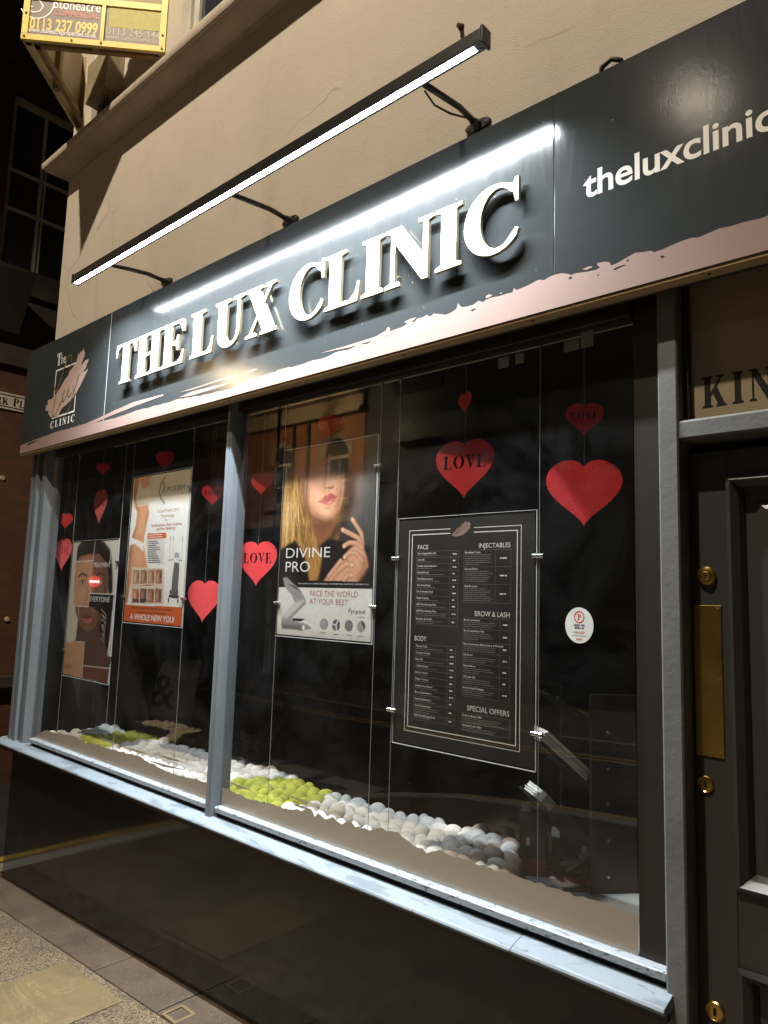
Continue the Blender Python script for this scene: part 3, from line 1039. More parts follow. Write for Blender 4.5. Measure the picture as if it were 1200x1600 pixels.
    for x in (xa + .008, xb - .008):
        for z in (zb_ + .01, zt - .01, (zt + zb_) / 2):
            mb.disc((x, DY - .0042, z), (1, 0, 0), (0, 0, 1), .0035, 10, .002)
    mb.build('finger_plate', M['brass'], door, bevel=.001)
    c = at(1105, 900, DY)
    mb = MB().lathe((c[0], DY, c[2]), (0, -1, 0), [(.0235, 0), (.0235, .006), (.020, .011), (.0165, .012), (.0165, .007), (.012, .007), (.012, .016), (.009, .017)], 28)
    yl = mb.build('door_lock', M['brass'], door, smooth=False)
    MB().box(c[0] - .0012, c[0] + .0012, DY - .0185, DY - .0172, c[2] - .006, c[2] + .006).build('keyhole', M['black'], yl)
    for q, rr in (((1103, 1225), .0205), ((1118, 1580), .0225)):
        c = at(*q, DY)
        mb = MB().lathe((c[0], DY, c[2]), (0, -1, 0), [(rr, 0), (rr, .003), (rr * .88, .006), (rr * .80, .0045), (rr * .5, .005), (rr * .3, .005)], 28)
        es = mb.build('keyhole_cover', M['brass'], door)
        MB().box(c[0] - .0034, c[0] + .0034, DY - .0072, DY - .0055, c[2] - .0085, c[2] + .0085).build('keyhole', M['black'], es, bevel=.002)

    # shop interior behind the glass
    mb = MB()
    mb.box(-4.34, -.80, .9, .92, .02, .76)
    mb.box(-4.43, 2.55, 4.0, 4.1, -.3, 2.75)
    mb.box(-4.43, 2.55, .301, 4.0, 2.70, 2.76)
    mb.box(-4.58, -4.53, .031, .285, -.3, 2.70)
    mb.box(-4.58, -4.345, .286, .2985, -.3, 2.70)
    mb.box(-4.30, -3.05, 1.60, 1.66, -.02, 2.4)
    mb.box(-4.389, -4.34, .302, 4.0, -.3, 2.70)
    mb.box(-.78, -.72, .10, 4.0, -.3, 2.70)
    mb.build('interior_wall', M['dark_room'], b)
    MB().box(-4.34, -.78, .92, 4.0, -.3, -.02).build('shop_floor', M['dark_floor'], b)
    mb = MB().box(-4.34, -.80, .035, .90, .715, .760)
    mb.build('window_board', M['board_black'], b, bevel=.004)
    MB().box(-1.45, -.81, .04, .42, .7602, .7612).build('board_cloth', M['cloth'], b)

    # the panes, each with its torn-edged taupe vinyl along the bottom
    for (x0, x1, line, streaks) in ((-4.440, -2.635, VIN_L, VIN_LS), (-2.582, -.797, VIN_R, VIN_RS)):
        mb = MB()
        mb.add([(x0, -.016, .755), (x1, -.016, .755), (x1, -.016, 2.47), (x0, -.016, 2.47)], [(0, 1, 2, 3)])
        g = mb.build('window_pane', M['glass'], b, fixn=False)
        pts = [(at(px, py, -.011)[0], at(px, py, -.011)[2]) for px, py in line]
        pts = [(max(x0 + .004, min(x1 - .002, x)), z) for x, z in pts]
        # torn edge: fine extra wobble between traced points
        fine = []
        for (xa, za), (xb, zb2) in zip(pts[:-1], pts[1:]):
            k = max(1, int(abs(xb - xa) / .012))
            for j in range(k):
                t = j / k
                fine.append((xa + (xb - xa) * t, za + (zb2 - za) * t + (rnd.uniform(-.004, .004) if 0 < j else 0)))
        fine.append(pts[-1])
        outline = fine + [(pts[-1][0], .758), (pts[0][0], .758)]
        mb = MB()
        vs, fs = curve_geo([outline])
        mb.add(place(vs, (0, -.011, 0), (1, 0, 0), (0, 0, 1)), fs)
        for sk in streaks:
            vs, fs = curve_geo([[(at(px, py, -.011)[0], at(px, py, -.011)[2]) for px, py in sk]])
            mb.add(place(vs, (0, -.0105, 0), (1, 0, 0), (0, 0, 1)), fs)
        mb.build('vinyl_strip', M['vinyl'], g, fixn=False)
    return b


VIN_L = [(44, 1148), (60, 1147), (71, 1140), (85, 1145), (105, 1148), (120, 1152), (135, 1161), (152, 1163), (167, 1169), (190, 1175), (215, 1180), (228, 1189), (250, 1200),
         (275, 1210), (295, 1215), (330, 1224)]
VIN_LS = [[(150, 1151), (165, 1155), (190, 1164), (172, 1161)], [(184, 1164), (210, 1171), (236, 1179), (212, 1175)],
          [(245, 1178), (268, 1184), (290, 1192), (262, 1187)], [(228, 1187), (255, 1194), (294, 1204), (255, 1198)]]
VIN_R = [(330, 1222), (338, 1226), (355, 1232), (384, 1247), (417, 1255), (447, 1263), (472, 1267), (486, 1264), (492, 1276), (497, 1270), (509, 1280), (520, 1276), (534, 1288), (545, 1282),
         (555, 1292), (580, 1297), (592, 1293), (605, 1299), (622, 1300), (634, 1311), (647, 1322), (660, 1326), (667, 1334), (680, 1330), (692, 1330), (705, 1338),
         (722, 1342), (738, 1347), (760, 1355), (780, 1361), (795, 1366), (812, 1371), (826, 1375), (837, 1380), (846, 1379), (855, 1386), (872, 1389), (890, 1394), (903, 1401),
         (920, 1405), (938, 1409), (955, 1416), (962, 1420), (975, 1421), (985, 1427), (998, 1431)]
VIN_RS = [[(446, 1242), (470, 1249), (492, 1257), (474, 1254)], [(455, 1256), (474, 1260), (490, 1266), (470, 1263)],
          [(352, 1219), (376, 1228), (398, 1237), (374, 1231)]]


# ------------------------------------------------------------------ fascia sign
STRIPE = [(28, 698), (32, 696), (43, 692), (54, 687), (63, 684), (75, 680), (87, 675), (98, 672), (120, 666), (137, 661), (150, 660), (163, 657), (178, 654), (196, 648),
          (215, 641), (233, 637), (257, 630), (283, 623), (310, 619), (333, 614), (365, 606), (400, 590), (420, 584), (440, 577), (462, 572), (483, 565), (510, 558), (524, 551),
          (543, 547), (561, 538), (575, 537), (587, 529), (602, 526), (616, 520), (628, 512), (640, 503), (648, 503), (652, 498), (660, 496), (667, 492), (672, 495), (678, 490),
          (688, 491), (697, 492), (706, 488), (713, 483), (716, 474), (721, 480), (730, 479), (740, 476), (748, 470), (755, 472), (760, 468), (770, 464.5), (780, 463), (792, 459),
          (801, 457), (803, 450), (807, 453.5), (818, 449), (829, 444), (838, 439), (843, 437), (850, 438), (858, 433), (865, 430), (877, 427), (888, 428), (892, 430), (900, 427),
          (915, 425), (931, 422), (938, 418), (933, 414), (934, 411), (945, 409), (953, 410), (955, 415), (963, 412), (975, 405), (993, 395), (1005, 394), (1016, 392), (1023, 394),
          (1035, 390), (1048, 384), (1067, 376), (1080, 372), (1092, 371), (1108, 364), (1124, 357), (1140, 354), (1156, 349), (1187, 342), (1200, 337), (1260, 320), (1330, 300),
          (1400, 275), (1480, 255), (1550, 240)]
STREAKS = [[(122, 667), (150, 655), (180, 641), (210, 628), (255, 616), (256, 618), (215, 633), (180, 647), (150, 660)],
           [(280, 613), (310, 604), (345, 592), (372, 585), (371, 588), (340, 596), (300, 609)],
           [(280, 621), (300, 612), (335, 603), (360, 598), (358, 600), (330, 609), (300, 618)],
           [(500, 552), (540, 541), (587, 526), (603, 517), (606, 511), (610, 513), (609, 518), (640, 507), (625, 516), (590, 530), (545, 543)],
           [(632, 503), (642, 498), (651, 496), (646, 501), (637, 506)], [(759, 463), (764, 460), (770, 461), (765, 465), (760, 466)],
           [(780, 459), (784, 457), (785, 459)], [(910, 421), (918, 417), (926, 416), (925, 418), (917, 422)], [(384, 581), (400, 576), (404, 577), (388, 583)]]
HOLES = [[(888, 435), (892, 432), (895, 434), (891, 437)], [(957, 422), (965, 417), (975, 414), (980, 414), (970, 418), (962, 422)], [(979, 407), (982, 405), (983, 408), (980, 409)],
         [(1031, 401), (1036, 399), (1039, 401), (1035, 404)], [(933, 430), (937, 428), (935, 432)],
         [(44, 693), (60, 686.5), (53, 692), (42, 697)],
         [(735, 485), (741, 482), (744, 483), (738, 487)]]


def fpt(px, py, y=FY):
    p = at(px, py, y)
    return (p[0], p[2])


def build_fascia():
    x0 = at(37, 640, FY)[0]
    x1 = 2.0
    s = empty('fascia_sign', (-2, FY, FZ0), 'long dark slate shop fascia with raised white serif letters and pink brushed stripe', 'shop sign')
    j1, j2 = at(167, 590, FY)[0], at(865.5, 300, FY)[0]
    edges = [x0, j1, j2, x1]
    for i in range(3):
        mb = MB().box(edges[i] + (.0012 if i else 0), edges[i + 1] - .0012, FY, FY + .02, FZ0, FZ1)
        mb.build('sign_panel', M['fascia'], s, bevel=.0015)
    mb = MB().box(j1 - .0011, j1 + .0011, FY - .0004, FY + .01, FZ0 + .002, FZ1 - .002).build('joint_strip', M['acrylic_edge'], s)
    MB().box(j2 - .0011, j2 + .0011, FY + .001, FY + .01, FZ0 + .002, FZ1 - .002).build('joint_strip', M['black'], s)
    # carcass behind
    MB().box(x0 + .004, x1 - .004, FY + .0202, -.0365, FZ1 - .09, FZ1 - .004).box(x0 + .004, x0 + .03, FY + .0202, -.0365, FZ0 + .012, FZ1 - .091).build('carcass', M['soffit'], s)
    mb = MB().box(x0 + .004, x1, FY + .003, FY + .045, FZ0 - .010, FZ0 - .0005)
    for i in range(13):
        x = x0 + .2 + i * .5
        mb.disc((x, FY + .02, FZ0 - .0102), (1, 0, 0), (0, 1, 0), .005, 10, -.001, 1)
    mb.build('batten', [M['batten'], M['black']], s, bevel=.001)
    MB().box(x0 + .03, x1 - .01, FY + .046, -.0365, FZ0 + .001, FZ0 + .012).build('soffit', M['soffit'], s)

    # pink brush stripe
    top = [fpt(px, py) for px, py in STRIPE]
    top = [(max(x0 + .0015, x), z) for x, z in top]
    fine = []
    for (xa, za), (xb, zb) in zip(top[:-1], top[1:]):
        k = max(1, int(abs(xb - xa) / .02))
        for j in range(k):
            t = j / k
            fine.append((xa + (xb - xa) * t, za + (zb - za) * t + (rnd.uniform(-.0022, .0022) if j else 0)))
    fine.append(top[-1])
    xe = min(x1 - .002, fine[-1][0])
    outline = fine + [(xe, FZ0 + .001), (x0 + .0015, FZ0 + .001)]
    vs, fs = curve_geo([outline] + [[fpt(*p) for p in h] for h in HOLES])
    mb = MB().add(place(vs, (0, FY - .0006, 0), (1, 0, 0), (0, 0, 1)), fs)
    for sk in STREAKS:
        vs, fs = curve_geo([[fpt(*p) for p in sk]])
        mb.add(place(vs, (0, FY - .0009, 0), (1, 0, 0), (0, 0, 1)), fs)
    mb.build('brush_stripe', M['pink'], s, fixn=False)

    # raised letters, each on stand-off pins
    LY = FY - .031
    zb, zt = 2.708, 2.921
    h = zt - zb

    def lx(px, py):
        return at(px, py, LY)[0]
    words = [('THE', lx(181, 560), lx(287, 530)), ('LUX', lx(297, 530), lx(432, 490)), ('CLINIC', lx(450, 490), lx(809, 330))]
    for wi, (wd, xa, xb) in enumerate(words):
        gap = .035
        tot = sum(GLYPH[c][0] for c in wd) + gap * (len(wd) - 1)
        sx = (xb - xa) / tot
        x = xa
        for li, c in enumerate(wd):
            gw, sp = GLYPH[c]
            hh, z0 = h, zb
            if wd == 'CLINIC' and li in (0, 5):
                hh, z0 = h * 1.0, zb
            vs, fs = curve_geo([[(p[0] * sx, p[1] * hh) for p in q] for q in sp], .006, .0012)
            mb = MB()
            P = place(vs, (x, LY + .009, z0), (1, 0, 0), (0, 0, 1), (0, -1, 0))
            mb.add(P, fs)
            mb.mi = [0 if all(abs(vs[i][2] - vs[f[0]][2]) < 1e-5 for i in f) else 1 for f in fs]
            for t in (.2, .8):
                mb.tube([(x + gw * sx * (.5 if c in 'TIV' else .22), LY + .018, z0 + hh * t), (x + gw * sx * (.5 if c in 'TIV' else .22), FY - .001, z0 + hh * t)], .004, 8, 1)
            mb.build('letter', [M['letter'], M['letter_edge']], s, fixn=False)
            x += (gw + gap) * sx

    # web address on the right-hand panel
    a, bq = at(914, 309, FY), at(1100, 236, FY)
    xh = at(933, 265, FY)[2] - at(936, 305, FY)[2]
    zz = at(917, 309, FY)[2]
    # width from the t of the word to the l of clinic, scaled up to the whole word
    W = (at(1200, 205, FY)[0] - at(912, 309, FY)[0]) * 1.035
    v, f = text_geo('theluxclinic', size=xh / .73, offset=.017, res=5, width=W, spacing=.98)
    mb = MB().add(place(v, (at(912, 309, FY)[0], FY - .0007, zz), (1, 0, 0), (0, 0, 1)), f)
    mb.build('web_address', M['white_vinyl'], s, fixn=False)

    # logo
    def c3(x, y):
        return fpt(x / 6 + 20, y / 6 + 510)
    lg = empty('logo', (c3(480, 600)[0], FY, c3(480, 600)[1]), None, None)
    lg.parent = s
    lg.matrix_parent_inverse = s.matrix_world.inverted()
    fr_ = [c3(405, 415), c3(612, 325), c3(585, 800), c3(368, 868)]
    x0_, x1_ = (fr_[0][0] + fr_[3][0]) / 2, (fr_[1][0] + fr_[2][0]) / 2
    z1_, z0_ = (fr_[0][1] + fr_[1][1]) / 2, (fr_[3][1] + fr_[2][1]) / 2
    t = .0095
    y = FY - .0006
    mb = MB()
    for (a0, a1, b0, b1) in ((x0_, x1_, z1_ - t, z1_), (x0_, x1_, z0_, z0_ + t), (x0_, x0_ + t, z0_ + t, z1_ - t), (x1_ - t, x1_, z0_ + t, z1_ - t)):
        mb.add([(a0, y, b0), (a1, y, b0), (a1, y, b1), (a0, y, b1)], [(0, 1, 2, 3)])
    zc = (z1_ - z0_)
    cap = .042
    vs, fs, wd = serif_geo('CLINIC', cap, width=(x1_ - x0_) * 1.06, gap=.30)
    mb.add(place(vs, (x0_ - .012, y, c3(365, 955)[1]), (1, 0, 0), (0, 0, 1)), fs)
    vs, fs, wd = serif_geo('T', .075, width=.060)
    tx = c3(410, 380)
    mb.add(place(vs, (tx[0], y, tx[1] + .004), (1, 0, 0), (0, 0, 1)), fs)
    v, f = text_geo('he', size=.086, res=4, squeeze=.8)
    mb.add(place(v, (tx[0] + .062, y, tx[1] + .004), (1, 0, 0), (0, 0, 1)), f)
    mb.build('logo_frame', M['white_vinyl'], lg, fixn=False)
    blob = [(350, 850), (335, 815), (340, 800), (308, 785), (312, 750), (330, 730), (328, 700), (345, 685), (370, 680), (395, 650), (430, 600), (460, 550), (495, 490), (520, 460),
            (535, 420), (565, 385), (600, 330), (612, 270), (622, 250), (625, 275), (640, 225), (642, 250), (668, 205), (672, 235), (681, 240), (676, 275), (668, 290), (655, 330),
            (640, 370), (665, 345), (680, 320), (712, 305), (708, 330), (695, 350), (690, 380), (660, 430), (680, 420), (706, 395), (700, 420), (670, 480), (640, 545), (610, 600),
            (580, 655), (545, 690), (500, 735), (465, 765), (445, 800), (425, 845), (395, 860), (375, 845)]
    vs, fs = curve_geo([[c3(*p) for p in blob]])
    MB().add(place(vs, (0, FY - .0011, 0), (1, 0, 0), (0, 0, 1)), fs).build('logo_brushmark', M['pale_pink'], lg, fixn=False)
    mb = MB()
    for pl in ([(392, 540), (398, 600), (412, 605), (445, 530), (475, 430), (500, 330), (525, 280), (545, 268), (558, 290), (555, 330), (538, 400)],
               [(512, 318), (470, 440), (430, 560), (398, 680), (380, 780), (372, 845), (388, 845), (410, 810), (440, 740), (475, 670)],
               [(492, 592), (470, 650), (462, 700), (480, 705), (505, 650), (530, 575), (520, 650), (530, 665), (552, 620)],
               [(566, 560), (578, 640), (592, 640)], [(622, 450), (600, 540), (560, 660), (528, 770), (510, 830)]):
        P = [c3(*p) for p in pl]
        for a, b_ in zip(P[:-1], P[1:]):
            a, b_ = np.array(a), np.array(b_)
            d = b_ - a
            L = np.linalg.norm(d)
            if L < 1e-6:
                continue
            nn = np.array([-d[1], d[0]]) / L * .0042
            e = d / L * .001
            q = [a - nn - e, b_ - nn + e, b_ + nn + e, a + nn - e]
            mb.add([(p[0], FY - .0015 - .00002 * len(mb.f), p[1]) for p in q], [(0, 1, 2, 3)])
    mb.build('logo_script', M['gold_vinyl'], lg, fixn=False)
    return s


# ------------------------------------------------------------------ LED bar over the fascia
def build_bar():
    y, z = -.352, 3.226
    xa, xb = -3.612, -1.078
    r = empty('sign_light', (-2.3, y, z), 'long black LED bar light held over the shop fascia on three arms', 'light')
    mb = MB().extrude_x([(y - .020, z + .034), (y - .014, z + .040), (y + .014, z + .040), (y + .020, z + .034), (y + .020, z - .006), (y + .011, z - .006), (y + .011, z - .002), (y - .011, z - .002), (y - .011, z - .005), (y - .020, z - .005)], xa, xb)
    mb.build('housing', M['lamp_black'], r, bevel=.002)
    MB().box(xa - .008, xa - .0002, y - .022, y + .022, z - .010, z + .042).build('end_cap', M['lamp_black'], r, bevel=.003)
    MB().box(xb + .0002, xb + .010, y - .022, y + .022, z - .014, z + .042).build('end_cap', M['lamp_black'], r, bevel=.003)
    mb = MB().add([(xa + .004, y - .0108, z - .0026), (xb - .030, y - .0108, z - .0026), (xb - .030, y + .0108, z - .0026), (xa + .004, y + .0108, z - .0026)], [(3, 2, 1, 0)])
    mb.build('diffuser', M['led'], r)
    ld = bpy.data.lights.new('led_light', 'AREA')
    ld.shape = 'RECTANGLE'
    ld.spread = math.radians(124)
    ld.size, ld.size_y = xb - .030 - xa - .004, .0216
    ld.energy = LED_POWER
    ld.color = (0.88, 0.945, 1.0)
    lo = bpy.data.objects.new('led_light', ld)
    COL.objects.link(lo)
    lo.location = ((xa + xb - .026) / 2, y, z - .0032)
    lo.parent = r
    lo.matrix_parent_inverse = r.matrix_world.inverted()
    for px, py in ((262, 441), (455, 346), (748, 197)):
        w_ = at(px, py, 0)
        mb = MB().tube([(w_[0], -.010, w_[2]), (w_[0] + .004, -.12, w_[2] + .002), (w_[0] + .008, y + .015, z + .018)], .0105, 12)
        a = mb.build('bracket_arm', M['lamp_black'], r, smooth=True)
        mb = MB().disc((w_[0], -.0005, w_[2]), (1, 0, 0), (0, 0, 1), .052, 24, .008, 0, .019)
        mb.lathe((w_[0], -.008, w_[2]), (0, -1, 0), [(.018, 0), (.016, .012), (.0125, .03)], 16)
        for sx in (-.036, .036):
            mb.lathe((w_[0] + sx, -.008, w_[2]), (0, -1, 0), [(.0075, 0), (.006, .004)], 8, 1)
        mb.build('wall_plate', [M['lamp_black'], M['steel']], a)
    x = at(700, 130, -.2)[0]
    mb = MB()
    w_ = at(748, 197, 0)
    mb.tube([(w_[0] + .004, -.30, 3.232), (w_[0] - .004, -.24, 3.222), (w_[0], -.16, 3.235), (w_[0] + .004, -.08, 3.264)], .0035, 6)
    mb.build('power_lead', M['rubber'], r, smooth=True)


# ------------------------------------------------------------------ small things on the wall
def build_wall_bits():
    c = at(721, 42, 0)
    r = empty('wall_bolt', (c[0], 0, c[2]), 'rusty iron bolt stub with a dark stain, high on the beige wall', 'bolt')
    MB().lathe((c[0], .005, c[2]), (.1, -1, -.35), [(.013, 0), (.012, .010), (.009, .012), (.009, .028), (.006, .030)], 12).build('shank', M['rust'], r)
    c = at(960, 103, -.05)
    z = FZ1 + .001
    mb = MB()
    p0 = at(937, 115, -.06)
    p1 = at(985, 92, -.06)
    mb.tube([(p0[0], -.06, p0[2] - .03), (p0[0] + .01, -.065, p0[2] + .012), (p0[0] + .035, -.06, p0[2] + .028), (p0[0] + .06, -.05, p0[2] + .018), (p0[0] + .07, -.03, p0[2] - .02)], .008, 8)
    mb.tube([(p0[0] + .05, -.05, p0[2] + .0), (p1[0] - .01, -.055, p1[2] + .0), (p1[0] + .02, -.045, p1[2] + .012)], .004, 6)
    tag(mb.build('loose_cable', M['rubber'], smooth=True), 'black loop of loose cable poking over the top edge of the fascia', 'cable')

    # V-shaped agents' board on the corner of the first floor
    zb = 4.70
    A = np.array([-4.059, -.580, zb])
    B1 = np.array([-4.619, 0.0, zb])
    B2 = np.array([-3.521, 0.0, zb])
    H = 0.52
    r = empty('estate_agent_board', (A[0], A[1] * .5, zb), 'yellow framed V-shaped letting board fixed to the wall above the cornice', 'sign')
    for P0, P1, face in ((A, B2, True), (B1, A, False)):
        d = P1 - P0
        L = np.linalg.norm(d)
        u = d / L
        n = np.array([u[1], -u[0], 0])       # outward
        v = np.array([0, 0, 1.0])
        mid = (P0 + P1) / 2
        mb = MB().obox(mid + v * H / 2 - n * .008, u, v, n, L / 2 - .004, H / 2, .006)
        board = mb.build('board', M['ply'], r)
        # battens on the back
        mb = MB()
        for a in (.03, .5, .97):
            mb.obox(P0 + u * L * a + v * H / 2 - n * .030, u, v, n, .018, H / 2 - .002, .0155)
        mb.obox(mid + v * .03 - n * .062, u, v, n, L / 2 - .05, .02, .015)
        mb.build('frame_batten', M['timber'], r)
        if not face:
            continue

        def uv(px, py):
            dd = ray(px, py)
            t = np.dot(P0 + n * .002 - CAM, n) / np.dot(dd, n)
            p = CAM + dd * t
            return (np.dot(p - P0, u), p[2] - zb)

        def q(mbx, a0, a1, b0, b1, off, mat=0):
            mbx.add([P0 + u * a + v * b + n * off for a, b in ((a0, b0), (a1, b0), (a1, b1), (a0, b1))], [(0, 1, 2, 3)], mat)
        fw = .035
        mb = MB()
        mb.obox(P0 + u * L / 2 + v * fw / 2 + n * .004, u, v, n, L / 2, fw / 2, .0055)
        m0, m1 = uv(157, 50)[0], uv(163, 50)[0]
        for a0, a1 in ((0, fw), (m0, m0 + .022), (L - fw, L)):
            mb.obox(P0 + u * (a0 + a1) / 2 + v * (H / 2 + fw / 2) + n * .0045, u, v, n, (a1 - a0) / 2, H / 2 - fw / 2 - .0005, .0055)
        mb.obox(P0 + u * L / 2 + v * (uv(200, 8)[1]) + n * .0042, u, v, n, L / 2 - fw, .02, .004)
        mb.build('sign_frame', M['sign_yellow'], r, bevel=.001)
        for a0, b0 in ((.018, .018), (.018, .16), (m0 + .011, .018), (L - .018, .018), (L - .018, .10), (L * .35, .016)):
            MB().disc(P0 + u * a0 + v * b0 + n * .0102, u, v, .006, 10, .003).build('screw', M['rust'], r)
        mb = MB()
        q(mb, fw, m0, fw, H - fw, .0012)
        mb.build('sign_face', M['sign_mauve'], r, fixn=False)
        mb = MB()
        q(mb, m0 + .022, L - fw, fw, uv(200, 6)[1] - .02, .0012)
        mb.build('sign_face', M['sign_taupe'], r, fixn=False)
        mb = MB()
        a, b_ = uv(170, 12), uv(262, 45)
        q(mb, uv(171, 20)[0], uv(261, 30)[0], uv(215, 46)[1], uv(215, 14)[1], .0022)
        mb.build('faded_patch', M['sign_yellow_faded'], r, fixn=False)

        def txt(s_, pa, pb, hgt, mat, off=.0, name='lettering', mbx=None, ht=None):
            a_, b2 = uv(*pa), uv(*pb)
            v_, f_ = text_geo(s_, size=hgt, offset=off, res=3, width=b2[0] - a_[0])
            mm = mbx or MB()
            mm.add([P0 + u * (a_[0] + p[0]) + v * ((a_[1] + b2[1]) / 2 + p[1]) + n * .0026 for p in v_], f_)
            return mm
        scale = uv(60, 20)[1] - uv(60, 50)[1]
        per = scale / 30.0
        mb = txt('0113 237 0999', (45.5, 44), (152, 54), 25 * per, None, .03)
        mb.build('telephone_number', M['sign_yellow'], r, fixn=False)
        mb = txt('Stoneacre', (84, 12), (157, 20), 23 * per, None, .006)
        mb = txt('www.stoneacreproperties.co.uk', (44, 49), (150, 59), 10.5 * per, None, .012, mbx=mb)
        # flourish: S in an open ring
        cx_, cz_ = uv(58, 3)
        ring = []
        for k in range(40):
            an = math.radians(-150 + 240 * k / 39)
            ring.append((cx_ + .5 * 38 * per * math.cos(an) * 1.25, cz_ + 26 * per * math.sin(an)))
        sc_ = [(cx_ + a * per * 13, cz_ + b * per * 14) for a, b in ((.9, 1.3), (.3, 1.5), (-.35, 1.1), (-.2, .5), (.35, .1), (.7, -.4), (.4, -1.0), (-.3, -1.2), (-.9, -.9), (-.8, -.5), (-.4, -.6))]
        for pl in (ring, sc_):
            for (a0, b0), (a1, b1) in zip(pl[:-1], pl[1:]):
                dd = np.array([a1 - a0, b1 - b0])
                ln = np.linalg.norm(dd)
                nn = np.array([-dd[1], dd[0]]) / ln * per * .9
                mb.add([P0 + u * x_ + v * y_ + n * (.0026 + len(mb.f) * 1e-7) for x_, y_ in ((a0 - nn[0], b0 - nn[1]), (a1 - nn[0], b1 - nn[1]), (a1 + nn[0], b1 + nn[1]), (a0 + nn[0], b0 + nn[1]))], [(0, 1, 2, 3)])
        mb.build('agent_name', M['white_vinyl'], r, fixn=False)
        txt('COMMERCIAL', (84, 24), (155, 30), 13.5 * per, None, .025).build('agent_name', M['sign_red'], r, fixn=False)
        mb = txt('0113 245 1447', (166, 54), (258, 61), 17 * per, None, 0)
        mb = txt('www.cartertowler.co.uk', (166, 61), (258, 68), 11 * per, None, 0, mbx=mb)
        mb.build('telephone_number', M['sign_faint'], r, fixn=False)
        # bottom stop between the leaves
    # steel box on the wall inside the V, with its cables
    r = empty('wall_box', (-4.2, 0, 4.7), 'drab painted steel box with trailing cables on the wall under the yellow board', 'box')
    xa, xb = at(137, 150, -.10)[0], at(166, 150, -.10)[0]
    za, zb2 = at(150, 152, -.10)[2], at(150, 100, -.10)[2]
    MB().box(xa, xb, -.115, -.001, za, zb2 + .02).build('case', M['box_paint'], r, bevel=.006)
    mb = MB()
    mx_ = (xa + xb) / 2
    for dx, sw in ((-.045, -.06), (0, .02), (.04, .05), (.0, -.02)):
        mb.tube([(mx_ + dx, -.05, za + .01), (mx_ + dx + sw * .3, -.055, za - .06), (mx_ + dx + sw, -.03, za - .15), (mx_ + dx + sw * 1.3, -.02, 4.50)], .006, 6)
    mb.build('cables', M['rubber'], r, smooth=True)
    tag(MB().box(-4.45, -4.33, -.045, -.001, 4.507, 6.5).build('downpipe_cover', M['pale_paint'], bevel=.006),
        'pale boxed-in pipe casing on the wall inside the yellow board', 'pipe casing')


# ------------------------------------------------------------------ display cables, posters, hearts
PY = 0.0


def cable(x, z0, z1, label):
    r = empty('display_cable', (x, PY, z0), label, 'cable', 'steel display cables in the window')
    MB().tube([(x, PY, z0), (x, PY, z1)], .0013, 6).build('wire', M['cable'], r)
    MB().lathe((x, PY, z1), (0, 0, 1), [(.0055, -.028), (.0055, -.002), (.003, 0)], 10).build('top_fixing', M['steel'], r)
    return r


